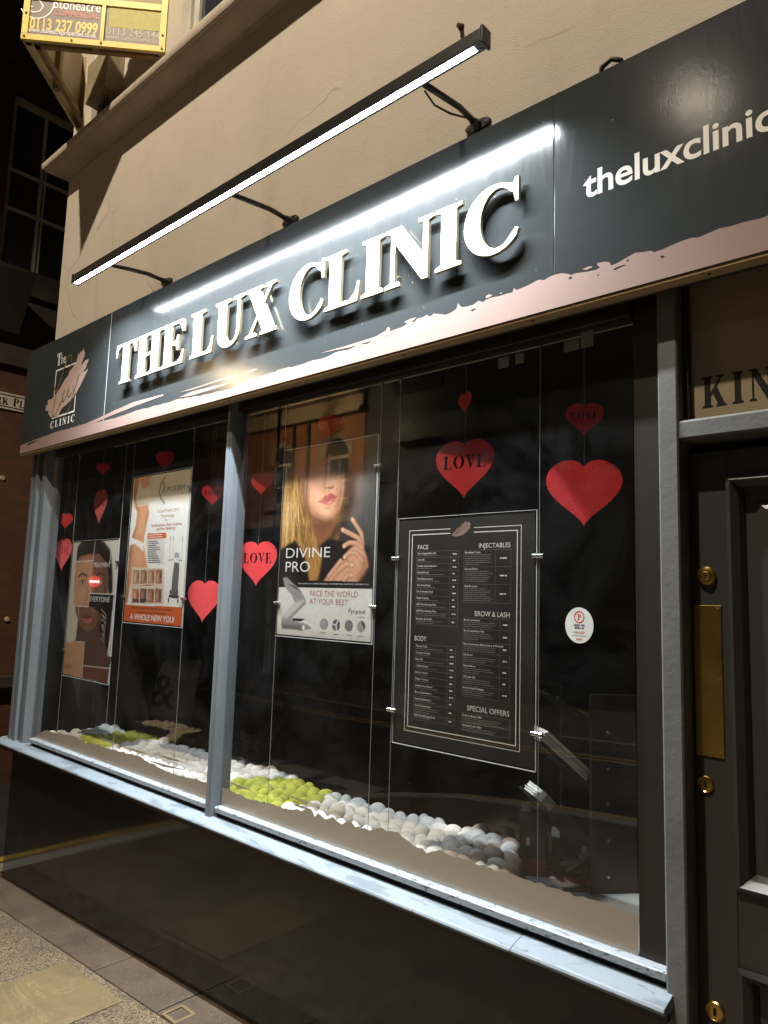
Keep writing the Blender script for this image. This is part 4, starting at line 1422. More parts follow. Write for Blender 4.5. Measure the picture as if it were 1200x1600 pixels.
class Canvas:
    """paints a print in poster coordinates (metres from its lower left corner)"""

    def __init__(s, w_, h_, nx, bg):
        s.w, s.h = w_, h_
        s.nx, s.ny = nx, int(nx * h_ / w_)
        s.X, s.Y = np.meshgrid(np.linspace(0, w_, s.nx), np.linspace(0, h_, s.ny))
        s.img = np.zeros((s.ny, s.nx, 3))
        s.img[:] = srgb(*bg)

    def mask(s, pts, soft=0.0):
        m = np.zeros(s.X.shape, bool)
        n = len(pts)
        for i in range(n):
            x0, y0 = pts[i]
            x1, y1 = pts[(i + 1) % n]
            if y0 == y1:
                continue
            c = ((s.Y >= y0) != (s.Y >= y1)) & (s.X < (x1 - x0) * (s.Y - y0) / (y1 - y0) + x0)
            m ^= c
        m = m.astype(float)
        return s.blur(m, soft) if soft else m

    def blur(s, m, soft):
        k = soft / (s.w / (s.nx - 1))
        if k < .4:
            return m
        r = int(k * 2.5) + 1
        g = np.exp(-.5 * (np.arange(-r, r + 1) / k) ** 2)
        g /= g.sum()
        p = np.pad(m, r, mode='edge')
        p = np.apply_along_axis(lambda a: np.convolve(a, g, 'valid'), 0, p)
        p = np.apply_along_axis(lambda a: np.convolve(a, g, 'valid'), 1, p)
        return p

    def comp(s, m, col, a=1.0):
        m = (m * a)[..., None]
        s.img = s.img * (1 - m) + np.array(srgb(*col)) * m

    def poly(s, pts, col, soft=.0, a=1.0, within=None):
        m = s.mask(pts, soft)
        if within is not None:
            m = m * within
        s.comp(m, col, a)
        return m

    def ell(s, cx, cy, rx, ry, col, soft=0.0, a=1.0, within=None, rot=0):
        c, sn = math.cos(rot), math.sin(rot)
        u = (s.X - cx) * c + (s.Y - cy) * sn
        v = -(s.X - cx) * sn + (s.Y - cy) * c
        m = ((u / rx) ** 2 + (v / ry) ** 2 < 1).astype(float)
        if soft:
            m = s.blur(m, soft)
        if within is not None:
            m = m * within
        s.comp(m, col, a)
        return m

    def line(s, pts, wd, col, soft=0.0, a=1.0, within=None):
        m = np.zeros(s.X.shape)
        for (x0, y0), (x1, y1) in zip(pts[:-1], pts[1:]):
            dx, dy = x1 - x0, y1 - y0
            t = np.clip(((s.X - x0) * dx + (s.Y - y0) * dy) / (dx * dx + dy * dy + 1e-12), 0, 1)
            d = np.hypot(s.X - x0 - t * dx, s.Y - y0 - t * dy)
            m = np.maximum(m, np.clip((wd / 2 - d) / (s.w / s.nx) + .5, 0, 1))
        if soft:
            m = s.blur(m, soft)
        if within is not None:
            m = m * within
        s.comp(m, col, a)
        return m

    def build(s, origin, name, parent, y=None, axes=((1, 0, 0), (0, 0, 1))):
        o = np.array(origin, float)
        u, v = (np.array(a, float) for a in axes)
        P = o + s.X[..., None] * u + s.Y[..., None] * v
        nx, ny = s.nx, s.ny
        i = np.arange(nx * ny).reshape(ny, nx)
        q = np.stack([i[:-1, :-1], i[:-1, 1:], i[1:, 1:], i[1:, :-1]], -1).reshape(-1, 4)
        me = bpy.data.meshes.new(name)
        me.from_pydata(P.reshape(-1, 3).tolist(), [], q.tolist())
        ca = me.color_attributes.new('Col', 'FLOAT_COLOR', 'POINT')
        rgba = np.concatenate([s.img.reshape(-1, 3), np.ones((nx * ny, 1))], 1).astype(np.float32)
        ca.data.foreach_set('color', rgba.ravel())
        me.materials.append(M['print'])
        ob = bpy.data.objects.new(name, me)
        COL.objects.link(ob)
        ob.parent = parent
        ob.matrix_parent_inverse = parent.matrix_world.inverted()
        return ob


class Poster:
    """a print in an acrylic pocket; crop coordinates map straight onto its plane"""

    def __init__(s, name, x0, x1, z0, z1, label, off, sc, nx, bg, clips, sheet=True):
        s.x0, s.x1, s.z0, s.z1 = x0, x1, z0, z1
        s.off, s.sc = off, sc
        s.r = empty(name, ((x0 + x1) / 2, PY, z0), label, 'poster', 'posters hung on cables in the window')
        s.c = Canvas(x1 - x0, z1 - z0, nx, bg)
        s.t = MB()
        mb = MB()
        e = .0022
        m_ = .006
        y0, y1 = PY - .0025, PY + .0035
        # polished edges of the acrylic pocket
        mb.box(x0 - m_, x1 + m_, y0, y1, z0 - m_ - e, z0 - m_).box(x0 - m_, x1 + m_, y0, y1, z1 + m_, z1 + m_ + e * .5)
        mb.box(x1 + m_ + .0002, x1 + m_ + e, y0, y1, z0 - m_ - e, z1 + m_)
        mb.build('acrylic_edge', M['acrylic_edge'], s.r)
        MB().add([(x0 - m_, PY - .0022, z0 - m_), (x1 + m_, PY - .0022, z0 - m_), (x1 + m_, PY - .0022, z1 + m_), (x0 - m_, PY - .0022, z1 + m_)], [(0, 1, 2, 3)]).build(
            'acrylic_sheet', M['acrylic'], s.r, fixn=False)
        MB().box(x0, x1, PY + .0008, PY + .003, z0, z1).build('backing', M['black_mdf'], s.r)
        for (cx_, cz_) in clips:
            mb = MB().tube([(cx_ - .016, PY - .004, cz_), (cx_ + .016, PY - .004, cz_)], .0065, 12)
            mb.build('cable_clip', M['steel'], s.r)

    def p(s, x, y):
        q = at(x / s.sc + s.off[0], y / s.sc + s.off[1], PY)
        return (q[0] - s.x0, q[2] - s.z0)

    def P(s, pts):
        return [s.p(*q) for q in pts]

    def text(s, word, a, b, hpx, mb, bold=0.0, align='LEFT'):
        """word from crop point a to crop point b on its baseline; hpx = letter height in crop pixels"""
        pa, pb = s.p(*a), s.p(*b)
        top = s.p((a[0] + b[0]) / 2, (a[1] + b[1]) / 2 - hpx)
        mid = ((pa[0] + pb[0]) / 2, (pa[1] + pb[1]) / 2)
        v, f = text_geo(word, size=(top[1] - mid[1]) / .73, offset=bold, res=3, width=pb[0] - pa[0])
        mb.add(place(v, (s.x0 + pa[0], PY - .0006, s.z0 + mid[1]), (1, 0, 0), (0, 0, 1)), f)

    def done(s):
        # printed photographs carry tone variation and grain
        g = np.random.default_rng(5)
        lo = s.c.blur(g.normal(0, 1, s.c.X.shape), .02)
        lo /= abs(lo).max()
        mid = s.c.blur(g.normal(0, 1, s.c.X.shape), .006)
        mid /= abs(mid).max()
        s.c.img = np.clip(s.c.img * (1 + .10 * lo + .10 * mid + .05 * g.normal(0, 1, s.c.X.shape))[..., None], 0, 1)
        return s.c.build((s.x0, PY - .0002, s.z0), 'print', s.r)


def greek(mb, x, z, w_, h, y, r=rnd):
    """a line of body copy too small to read: word-length dashes"""
    cx_ = x
    while cx_ < x + w_ - h:
        L = min(h * r.uniform(1.2, 4.2), x + w_ - cx_)
        mb.add([(cx_, y, z), (cx_ + L, y, z), (cx_ + L, y, z + h), (cx_, y, z + h)], [(0, 1, 2, 3)])
        cx_ += L + h * .7


def build_posters():
    # --- portrait poster "DIVINE PRO"
    P = Poster('poster', -2.286, -1.768, 1.495, 2.241, 'poster of a blonde woman with her hand raised, words DIVINE PRO, in the right window', (420, 660), 4.445, 190, (44, 41, 38),
               [(-2.288, 1.62), (-1.757, 1.62), (-1.757, 2.13)])
    c, p = P.c, P.P
    c.poly(p([(520, 100), (800, 60), (800, 800), (700, 850), (600, 720), (540, 560), (520, 400)]), (84, 82, 78), .03, .9)
    c.ell(*P.p(620, 420), .045, .05, (135, 132, 128), .025, .7)
    c.ell(*P.p(590, 600), .05, .06, (96, 98, 96), .03, .7)
    c.poly(p([(60, 160), (800, 60), (800, 330), (60, 430)]), (62, 48, 36), .04, .75)
    hair = c.poly(p([(140, 330), (200, 210), (330, 130), (470, 130), (545, 230), (560, 420), (540, 560), (505, 690), (480, 820), (430, 860), (395, 800), (330, 840), (372, 935),
                     (350, 1050), (330, 1105), (278, 1105), (258, 960), (228, 880), (180, 820), (128, 850), (75, 895), (82, 700), (92, 560)]), (176, 128, 66), .006)
    r2 = random.Random(3)
    for k in range(110):
        x0 = r2.uniform(110, 330)
        y0 = r2.uniform(330, 760)
        ph, am, ln = r2.uniform(0, 6.3), r2.uniform(6, 20), r2.uniform(160, 420)
        dr = (x0 - 230) * .25 - 10
        col = r2.choice([(226, 184, 112), (240, 208, 146), (140, 94, 44), (110, 70, 32), (205, 158, 88), (92, 58, 28)])
        c.line(p([(x0 + dr * t + am * math.sin(ph + t * 4.5), y0 + ln * t) for t in np.linspace(0, 1, 9)]), r2.uniform(.0016, .0042), col, .0013, .65, hair)
    c.poly(p([(180, 500), (232, 560), (260, 700), (300, 900), (280, 1000), (240, 860), (190, 760), (200, 620)]), (96, 62, 32), .014, .5, hair)
    c.poly(p([(110, 600), (150, 520), (150, 700), (110, 820)]), (238, 204, 142), .014, .45, hair)
    for k in range(26):
        x0 = r2.uniform(470, 540)
        y0 = r2.uniform(300, 560)
        c.line(p([(x0, y0), (x0 - 10, y0 + 150), (x0 - 40, y0 + 280)]), .003, r2.choice([(90, 62, 40), (66, 46, 32), (120, 86, 56)]), .0015, .8, hair)
    c.poly(p([(480, 120), (600, 180), (600, 560), (520, 720), (430, 880), (400, 800), (480, 680), (520, 520), (520, 300)]), (58, 40, 30), .012, .92)
    c.poly(p([(250, 560), (300, 740), (345, 850), (385, 900), (410, 800), (470, 690), (420, 640)]), (138, 88, 60), .008)
    c.poly(p([(70, 900), (130, 850), (182, 822), (232, 890), (262, 980), (282, 1110), (70, 1150)]), (20, 18, 17), .004)
    c.poly(p([(352, 1110), (372, 930), (350, 860), (420, 800), (520, 830), (700, 860), (740, 1130)]), (20, 18, 17), .004)
    face = c.poly(p([(240, 300), (226, 420), (234, 520), (262, 600), (318, 652), (396, 678), (452, 655), (492, 590), (516, 500), (524, 400), (514, 280), (470, 200), (390, 170), (300, 195)]),
                  (222, 168, 134), .005)
    c.poly(p([(226, 420), (234, 520), (262, 600), (318, 652), (396, 678), (396, 650), (320, 610), (280, 540), (262, 430)]), (178, 120, 86), .012, .8, face)
    c.poly(p([(470, 300), (530, 300), (530, 560), (490, 620), (470, 560), (492, 450)]), (176, 122, 92), .014, .8, face)
    c.ell(*P.p(300, 470), .025, .02, (236, 150, 122), .018, .55, face)
    c.ell(*P.p(370, 610), .02, .012, (240, 194, 162), .012, .8, face)
    c.line(p([(440, 280), (452, 370), (455, 420)]), .008, (240, 196, 166), .006, .8, face)
    c.line(p([(415, 280), (400, 380), (382, 430), (384, 448)]), .008, (150, 98, 72), .006, .8, face)
    c.poly(p([(380, 438), (388, 460), (420, 462), (448, 458), (452, 436), (432, 452), (412, 446), (396, 454)]), (112, 62, 48), .002, .95)
    c.poly(p([(343, 552), (365, 530), (392, 506), (412, 502), (428, 492), (448, 496), (474, 520), (440, 530), (410, 546), (370, 552)]), (176, 86, 80), .0015)
    c.poly(p([(343, 552), (370, 552), (410, 546), (440, 532), (474, 521), (456, 552), (432, 572), (404, 576), (376, 566)]), (204, 112, 104), .0015)
    c.line(p([(345, 552), (372, 552), (410, 546), (440, 532), (472, 521)]), .0022, (96, 42, 40), .0008)
    c.ell(*P.p(420, 558), .012, .004, (232, 160, 150), .003, .8)
    for (ex, ey, s_) in ((322, 338, 1), (470, 318, .8)):
        c.ell(*P.p(ex, ey - 6), .028 * s_, .014, (104, 66, 48), .009, .8)
        c.ell(*P.p(ex, ey), .017 * s_, .0058, (168, 148, 134), .002, .8)
        c.ell(*P.p(ex + 3, ey), .007 * s_, .006, (44, 36, 32), .0012)
        c.line(p([(ex - 34 * s_, ey + 4), (ex - 10, ey - 16), (ex + 22 * s_, ey - 12), (ex + 36 * s_, ey + 2)]), .0035, (56, 38, 30), .002)
        c.line(p([(ex - 42 * s_, ey - 38), (ex, ey - 58), (ex + 40 * s_, ey - 44)]), .005, (104, 70, 48), .003, .8)
    c.poly(p([(226, 300), (300, 195), (390, 170), (470, 200), (514, 280), (520, 330), (420, 330), (320, 345), (240, 380)]), (96, 66, 48), .03, .85, face)
    c.poly(p([(300, 640), (396, 680), (455, 656), (492, 592), (470, 640), (400, 662), (330, 636)]), (140, 90, 64), .006, .8, face)
    c.ell(*P.p(408, 592), .014, .004, (160, 104, 80), .004, .8, face)
    c.ell(*P.p(350, 510), .012, .02, (238, 184, 152), .014, .7, face)
    c.poly(p([(228, 380), (250, 470), (262, 560), (290, 630), (262, 640), (236, 540), (220, 430)]), (120, 78, 50), .008, .8)
    for k in range(34):
        x0 = r2.uniform(150, 270)
        y0 = r2.uniform(300, 560)
        c.line(p([(x0, y0), (x0 + r2.uniform(-12, 20), y0 + 150), (x0 + r2.uniform(-5, 60), y0 + 330)]), .0035, r2.choice([(98, 64, 32), (84, 54, 28), (236, 198, 130), (150, 104, 54)]), .0014, .7, hair)
    c.ell(*P.p(330, 500), .030, .034, (240, 190, 158), .022, .6, face)
    c.ell(*P.p(400, 628), .024, .010, (242, 198, 168), .010, .7, face)
    c.poly(p([(470, 470), (530, 440), (520, 560), (480, 640), (440, 672), (462, 600)]), (150, 98, 72), .014, .75, face)
    c.poly(p([(366, 430), (384, 470), (400, 490), (376, 500), (350, 470)]), (186, 128, 98), .010, .6, face)
    c.ell(*P.p(414, 482), .010, .004, (180, 122, 96), .004, .7, face)
    c.poly(p([(236, 540), (300, 640), (396, 680), (452, 658), (430, 720), (360, 760), (300, 720)]), (104, 64, 44), .012, .55)
    skin, shade, lite = (214, 160, 128), (150, 96, 70), (236, 190, 160)

    def finger(pts, wd, tip=True):
        c.line(p(pts), wd + .003, (96, 58, 42), .002, .85)
        c.line(p(pts), wd, skin, .0012)
        c.line(p([(a - 6, b - 5) for a, b in pts]), wd * .3, lite, .003, .7)
        c.line(p([(a + 12, b + 8) for a, b in pts]), wd * .25, shade, .004, .6)
        if tip:
            c.ell(*P.p(pts[0][0] + 2, pts[0][1] + 2), wd * .34, wd * .4, (240, 190, 178), .001)
    c.poly(p([(380, 1105), (440, 1020), (500, 960), (560, 950), (585, 985), (560, 1060), (535, 1106)]), skin, .003)
    c.poly(p([(560, 880), (600, 850), (655, 860), (680, 940), (690, 1000), (650, 1060), (620, 1106), (540, 1106), (570, 1010), (540, 940)]), skin, .003)
    c.poly(p([(640, 900), (690, 960), (690, 1010), (630, 1106), (600, 1106), (650, 1000)]), shade, .008, .7)
    finger([(580, 672), (612, 720), (644, 770), (652, 840)], .0155)
    finger([(512, 745), (560, 770), (620, 800), (650, 850)], .0165)
    finger([(522, 858), (560, 836), (610, 838), (650, 870)], .016)
    finger([(526, 936), (560, 905), (610, 910), (650, 960)], .016)
    finger([(576, 990), (540, 985), (480, 1030), (430, 1090)], .018)
    finger([(574, 1060), (545, 1065), (520, 1100)], .015)
    finger([(500, 960), (470, 1000), (415, 1070)], .015, False)
    c.line(p([(650, 870), (665, 940), (640, 1000)]), .002, shade, .003, .6)
    # fascia shade painted into the print: its top darkened to deep brown
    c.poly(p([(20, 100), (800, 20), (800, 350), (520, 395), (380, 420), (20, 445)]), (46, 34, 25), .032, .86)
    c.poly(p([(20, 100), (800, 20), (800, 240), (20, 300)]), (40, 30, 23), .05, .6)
    # lower panel
    c.poly(p([(55, 1142), (760, 1156), (760, 1540), (30, 1480)]), (222, 218, 212), 0)
    c.poly(p([(50, 1440), (760, 1500), (760, 1560), (30, 1500)]), (196, 190, 182), .012, .7)
    c.poly(p([(170, 1096), (760, 1110), (760, 1150), (170, 1140)]), (24, 22, 21), 0)
    c.poly(p([(98, 1078), (125, 1076), (162, 1112), (205, 1150), (258, 1228), (258, 1262), (205, 1312), (150, 1372), (190, 1385), (262, 1400), (300, 1432), (235, 1446), (90, 1432),
              (88, 1360), (130, 1305), (182, 1250), (160, 1200), (112, 1142)]), (150, 148, 146), .0012)
    c.poly(p([(128, 1120), (180, 1135), (236, 1182), (160, 1140)]), (70, 70, 72), .0008)
    c.poly(p([(88, 1360), (130, 1305), (182, 1250), (258, 1228), (200, 1290), (130, 1360)]), (206, 204, 202), .004, .9)
    c.poly(p([(90, 1400), (240, 1412), (240, 1446), (90, 1432)]), (96, 94, 93), .004, .8)
    c.poly(p([(165, 1358), (255, 1366), (215, 1384), (160, 1380)]), (40, 40, 42), .001)
    c.line(p([(250, 1384), (290, 1404), (330, 1428)]), .0025, (240, 240, 238), .001)
    c.ell(*P.p(240, 1426), .008, .01, (232, 230, 228), .001)
    for k, (cx_, cy_) in enumerate(((383, 1400), (467, 1409), (556, 1413), (641, 1419))):
        rx, ry = P.p(cx_ + 29, cy_)[0] - P.p(cx_, cy_)[0], P.p(cx_, cy_ - 40)[1] - P.p(cx_, cy_)[1]
        m = c.ell(*P.p(cx_, cy_), rx, ry, ((150, 148, 146), (92, 94, 98), (128, 126, 124), (60, 60, 60))[k], .0006)
        if k == 0:
            c.ell(*P.p(cx_ - 6, cy_ - 8), rx * .6, ry * .6, (176, 174, 172), .006, .8, m)
        if k == 1:
            for q in ([(467, 1409), (440, 1400)], [(467, 1409), (480, 1372)], [(467, 1409), (470, 1450)]):
                c.line(p(q), .005, (226, 226, 226), .0008, 1, m)
        if k == 2:
            for t in range(-3, 4):
                c.line(p([(cx_ + t * 12 - 20, cy_ + 45), (cx_ + t * 12 + 20, cy_ - 45)]), .002, (96, 94, 92), .0006, .8, m)
        if k == 3:
            c.poly(p([(610, 1380), (640, 1380), (672, 1460), (610, 1460)]), (170, 170, 168), .002, .8, m)
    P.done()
    mb = MB()
    P.text('DIVINE', (120, 940), (425, 938), 74, mb, -.006)
    P.text('PRO', (116, 1040), (284, 1036), 76, mb, -.006)
    P.text('WRINKLE REDUCTION | DERMAL VOLUMISING | SKIN RESURFACING | TIGHTENING | SCAR REDUCTION', (200, 1122), (694, 1131), 9, mb)
    mb.build('white_lettering', M['white_vinyl'], P.r, fixn=False)
    mb = MB()
    P.text('FACE THE WORLD', (286, 1204), (620, 1216), 42, mb, -.004)
    P.text('AT YOUR BEST', (282, 1260), (548, 1270), 42, mb, -.004)
    mb.build('rose_lettering', flat('rose_ink', (0.42, 0.17, 0.13), .5), P.r, fixn=False)
    mb = MB()
    P.text('Pyramid', (553, 1324), (668, 1334), 34, mb, -.004)
    P.text('the', (556, 1292), (572, 1293), 11, mb, -.004)
    P.text('health', (618, 1356), (664, 1360), 12, mb, -.004)
    for q in ((383, 1462), (467, 1472), (556, 1478), (641, 1486)):
        a, b_ = P.p(q[0] - 20, q[1]), P.p(q[0] + 20, q[1])
        greek(mb, P.x0 + a[0], P.z0 + a[1], b_[0] - a[0], .0022, PY - .0006)
    mb.build('grey_lettering', flat('grey_ink', (0.06, 0.06, 0.065), .5), P.r, fixn=False)

    # --- body treatment poster
    P = Poster('poster', -3.518, -2.980, 1.493, 2.240, 'white poster of a slim torso in underwear, orange foot reading A WHOLE NEW YOU', (80, 690), 4.0, 190,
               (226, 222, 216), [(-2.972, 1.62), (-2.972, 2.15), (-3.53, 1.62)])
    c, p = P.c, P.P
    c.poly(p([(500, 150), (900, 150), (900, 372), (620, 388), (500, 420)]), (205, 192, 172), .01)
    body = c.poly(p([(528, 215), (628, 210), (612, 270), (612, 290), (632, 335), (608, 395), (612, 445), (596, 520), (582, 590), (578, 640), (590, 720), (606, 790), (600, 830), (520, 840),
                     (494, 900), (474, 1018), (455, 1018), (470, 900), (480, 790), (486, 700), (500, 610), (530, 525), (540, 440), (526, 415), (516, 330), (520, 270)]), (208, 152, 112), .004)
    c.poly(p([(520, 215), (545, 215), (540, 300), (548, 420), (546, 470), (520, 590), (496, 760), (476, 1018), (440, 1018), (470, 700), (515, 520), (525, 430), (505, 330)]), (150, 96, 62), .012, .8, body)
    c.poly(p([(600, 430), (625, 430), (600, 560), (590, 620), (576, 640), (590, 520)]), (172, 116, 80), .007, .7, body)
    c.ell(*P.p(565, 540), .02, .04, (228, 178, 138), .018, .7, body)
    c.ell(*P.p(545, 730), .022, .05, (226, 174, 134), .02, .7, body)
    c.ell(*P.p(568, 530), .003, .006, (120, 74, 48), .002, .8, body)
    c.poly(p([(543, 290), (556, 240), (570, 290), (600, 292), (612, 268), (614, 292), (632, 335), (606, 396), (540, 404), (530, 360)]), (214, 200, 178), .003)
    c.poly(p([(530, 360), (540, 404), (606, 396), (604, 380), (550, 380)]), (180, 164, 142), .006, .8)
    c.poly(p([(496, 596), (530, 612), (578, 634), (576, 690), (560, 672), (525, 638), (488, 650)]), (234, 230, 224), .002)
    c.line(p([(488, 650), (525, 640), (560, 672), (576, 690)]), .003, (176, 164, 152), .002)
    c.line(p([(712, 222), (688, 262), (676, 310), (684, 350), (708, 386)]), .009, (120, 84, 50), .0015)
    c.line(p([(700, 262), (712, 290), (690, 320)]), .006, (120, 84, 50), .0015)
    c.ell(*P.p(702, 258), .004, .006, (60, 44, 30), .0008)
    c.line(p([(722, 246), (700, 290), (694, 330)]), .004, (150, 110, 66), .0015)
    c.poly(p([(602, 574), (720, 570), (719, 606), (601, 610)]), (206, 96, 40), 0)
    c.poly(p([(597, 614), (708, 610), (706, 768), (594, 764)]), (208, 204, 198), .002)
    tones = [(170, 134, 104), (150, 112, 86), (168, 118, 92), (150, 104, 82), (186, 118, 88), (122, 86, 66), (152, 96, 74), (140, 90, 70)]
    c.poly(p([(505, 785), (706, 792), (704, 1018), (496, 1012)]), (206, 190, 172), 0)
    for i in range(2):
        for k in range(4):
            x0, y0 = 513 + k * 47 - i * 3, 800 + i * 118
            h_ = 88
            c.poly(p([(x0, y0), (x0 + 40, y0 + 2), (x0 + 38, y0 + h_), (x0 - 3, y0 + h_)]), tones[i * 4 + k], .001)
            c.ell(*P.p(x0 + 12, y0 + 50), .012, .025, tuple(min(255, t + 50) for t in tones[i * 4 + k]), .006, .8)
            c.ell(*P.p(x0 + 30, y0 + 40), .008, .022, tuple(int(t * .5) for t in tones[i * 4 + k]), .006, .8)
            if i == 1 and k < 2:
                c.poly(p([(x0 - 2, y0 + 62), (x0 + 38, y0 + 66), (x0 + 37, y0 + h_), (x0 - 3, y0 + h_)]), (40, 34, 34), .003, .9)
    c.poly(p([(560, 896), (650, 894), (650, 899), (560, 901)]), (150, 74, 44), .001)
    # treatment machine
    c.poly(p([(770, 752), (802, 752), (798, 840), (790, 960), (750, 960), (758, 840)]), (96, 94, 96), .0012)
    c.poly(p([(762, 730), (806, 730), (806, 758), (760, 756)]), (208, 206, 206), .001)
    c.poly(p([(772, 694), (800, 694), (802, 726), (768, 726)]), (156, 160, 166), .001)
    c.poly(p([(736, 955), (800, 962), (796, 980), (732, 976)]), (60, 58, 60), .001)
    for x in (744, 764, 820):
        c.line(p([(x + 2, 604), (x - 4, 740)]), .002, (120, 120, 122), .0006)
        c.line(p([(x + 2, 592), (x + 1, 620)]), .004, (60, 60, 62), .0006)
    c.line(p([(734, 742), (760, 738)]), .004, (60, 60, 62), .0006)
    c.line(p([(800, 742), (818, 742)]), .004, (60, 60, 62), .0006)
    for q in ((733, 992), (792, 996), (745, 940), (788, 945)):
        c.ell(*P.p(*q), .007, .012, (44, 44, 46), .0008)
    c.poly(p([(440, 1019), (840, 1036), (840, 1180), (440, 1150)]), (198, 92, 36), 0)
    P.done()
    mb = MB()
    P.text('LIPOFIRM', (706, 318), (836, 302), 36, mb)
    P.text('pro', (812, 326), (832, 324), 10, mb)
    P.text('Ask Your Lipofirm Pro Therapist For a Consultation', (505, 1046), (765, 1056), 15, mb, .006)
    P.text('and Discover How We Can Create', (543, 1072), (716, 1080), 13, mb, .006)
    P.text('For', (714, 496), (730, 495), 13, mb)
    r2 = random.Random(9)
    for k in range(11):
        a = P.p(606, 628 + k * 13)
        greek(mb, P.x0 + a[0], P.z0 + a[1], .07 + r2.random() * .055, .0042, PY - .0006, r2)
    mb.build('dark_lettering', flat('brown_black_ink', (0.03, 0.022, 0.018), .5), P.r, fixn=False)
    mb = MB()
    P.text('TriLipo® with DMA', (658, 442), (800, 436), 22, mb)
    P.text('Technology', (684, 472), (770, 468), 19, mb)
    mb.build('gold_lettering', flat('tan_ink', (0.42, 0.27, 0.12), .5), P.r, fixn=False)
    mb = MB()
    P.text('Fat Reduction, Body Sculpting', (627, 530), (816, 522), 18, mb, .004)
    P.text('and Skin Tightening', (658, 552), (776, 548), 18, mb, .004)
    mb.build('red_lettering', flat('rust_red_ink', (0.36, 0.09, 0.05), .5), P.r, fixn=False)
    mb = MB()
    P.text('A WHOLE NEW YOU!', (492, 1112), (768, 1130), 38, mb, .014)
    for k in range(2):
        a = P.p(608, 588 + k * 14)
        greek(mb, P.x0 + a[0], P.z0 + a[1], .13, .004, PY - .0006, r2)
    mb.build('white_lettering', M['white_vinyl'], P.r, fixn=False)

    # --- collage portrait poster
    P = Poster('poster', -4.160, -3.629, 1.166, 1.918, 'poster of a dark haired woman in skin tone blocks, words TREATMENT and EVERYONE', (80, 690), 4.0, 190, (206, 200, 188),
               [(-3.62, 1.30), (-3.62, 1.80), (-4.17, 1.30)])
    c, p = P.c, P.P
    c.poly(p([(345, 1060), (440, 1060), (420, 1500), (300, 1490)]), (214, 208, 200), .01)
    hair = c.poly(p([(160, 700), (168, 655), (190, 625), (260, 612), (330, 622), (372, 680), (384, 800), (384, 940), (360, 980), (340, 800), (300, 720), (220, 720), (170, 760), (155, 800)]),
                  (34, 27, 24), .005)
    r2 = random.Random(31)
    c.poly(p([(170, 1060), (352, 1000), (356, 1240), (150, 1250)]), (84, 60, 48), .004)
    face = c.poly(p([(160, 760), (180, 720), (230, 705), (300, 705), (345, 760), (356, 860), (350, 980), (318, 1080), (270, 1160), (228, 1190), (180, 1160), (152, 1060), (144, 940), (148, 840)]),
                  (170, 120, 92), .004)
    c.poly(p([(265, 690), (390, 690), (390, 950), (262, 945)]), (110, 80, 64), .004, .8, face)
    c.poly(p([(130, 1030), (350, 1030), (350, 1220), (130, 1220)]), (112, 78, 62), .004, .85, face)
    c.poly(p([(180, 1150), (230, 1195), (300, 1150), (330, 1230), (345, 1300), (380, 1420), (60, 1450), (90, 1300), (150, 1240)]), (92, 66, 54), .005)
    c.ell(*P.p(255, 1000), .03, .05, (196, 144, 112), .02, .5, face)
    # skin-tone blocks
    c.poly(p([(162, 748), (258, 744), (248, 1030), (135, 1026)]), (206, 160, 130), .0015, .7)
    for (ex, ey) in ((196, 882), (306, 880)):
        c.ell(*P.p(ex, ey), .024, .014, (120, 82, 66), .006, .8)
        c.ell(*P.p(ex, ey), .02, .010, (210, 196, 184), .0012)
        c.ell(*P.p(ex + 1, ey), .0095, .010, (38, 24, 20), .0008)
        c.line(p([(ex - 22, ey + 3), (ex - 6, ey - 14), (ex + 14, ey - 10), (ex + 24, ey + 5)]), .0045, (28, 18, 16), .0008)
        c.line(p([(ex - 26, ey - 36), (ex - 4, ey - 58), (ex + 30, ey - 42)]), .010, (52, 34, 28), .003)
    c.line(p([(232, 890), (224, 980), (212, 1020)]), .007, (150, 104, 82), .005, .8)
    c.ell(*P.p(238, 1030), .024, .012, (92, 58, 46), .006, .8)
    c.ell(*P.p(240, 1020), .014, .012, (176, 126, 100), .008, .7)
    c.poly(p([(190, 1098), (212, 1080), (226, 1086), (240, 1080), (262, 1100), (226, 1106)]), (120, 62, 58), .0012)
    c.poly(p([(190, 1098), (226, 1106), (262, 1100), (246, 1128), (222, 1136), (202, 1124)]), (178, 106, 98), .0012)
    c.line(p([(190, 1098), (226, 1105), (262, 1100)]), .003, (70, 34, 32), .0008)
    c.ell(*P.p(190, 960), .022, .04, (222, 176, 146), .016, .6, face)
    c.ell(*P.p(305, 985), .02, .04, (150, 106, 82), .014, .6, face)
    c.ell(*P.p(226, 1150), .024, .014, (150, 106, 84), .008, .7, face)
    c.poly(p([(300, 705), (345, 760), (356, 860), (350, 980), (318, 1080), (270, 1160), (300, 1050), (326, 940), (326, 820)]), (84, 58, 46), .012, .7, face)
    for k in range(40):
        x0 = r2.uniform(165, 375)
        c.line(p([(x0, r2.uniform(615, 660)), (x0 + (x0 - 265) * .12, r2.uniform(680, 760))]), .0022, r2.choice([(22, 17, 15), (58, 46, 40), (74, 60, 52)]), .001, .6, hair)
    # dark block and feathery leaf at lower right
    c.poly(p([(238, 948), (392, 954), (366, 1220), (350, 1330), (330, 1250), (300, 1170), (320, 1080), (262, 1040), (236, 1030)]), (30, 26, 25), .003)
    r2 = random.Random(4)
    for k in range(26):
        y0 = 1080 + k * 7
        c.line(p([(345 - k * .6, y0), (315 + r2.uniform(-8, 8), y0 + r2.uniform(-46, -8))]), .003, (210, 204, 196) if k % 2 else (24, 22, 22), .0006)
    c.poly(p([(84, 1256), (206, 1252), (192, 1476), (64, 1452)]), (196, 152, 118), .0008)
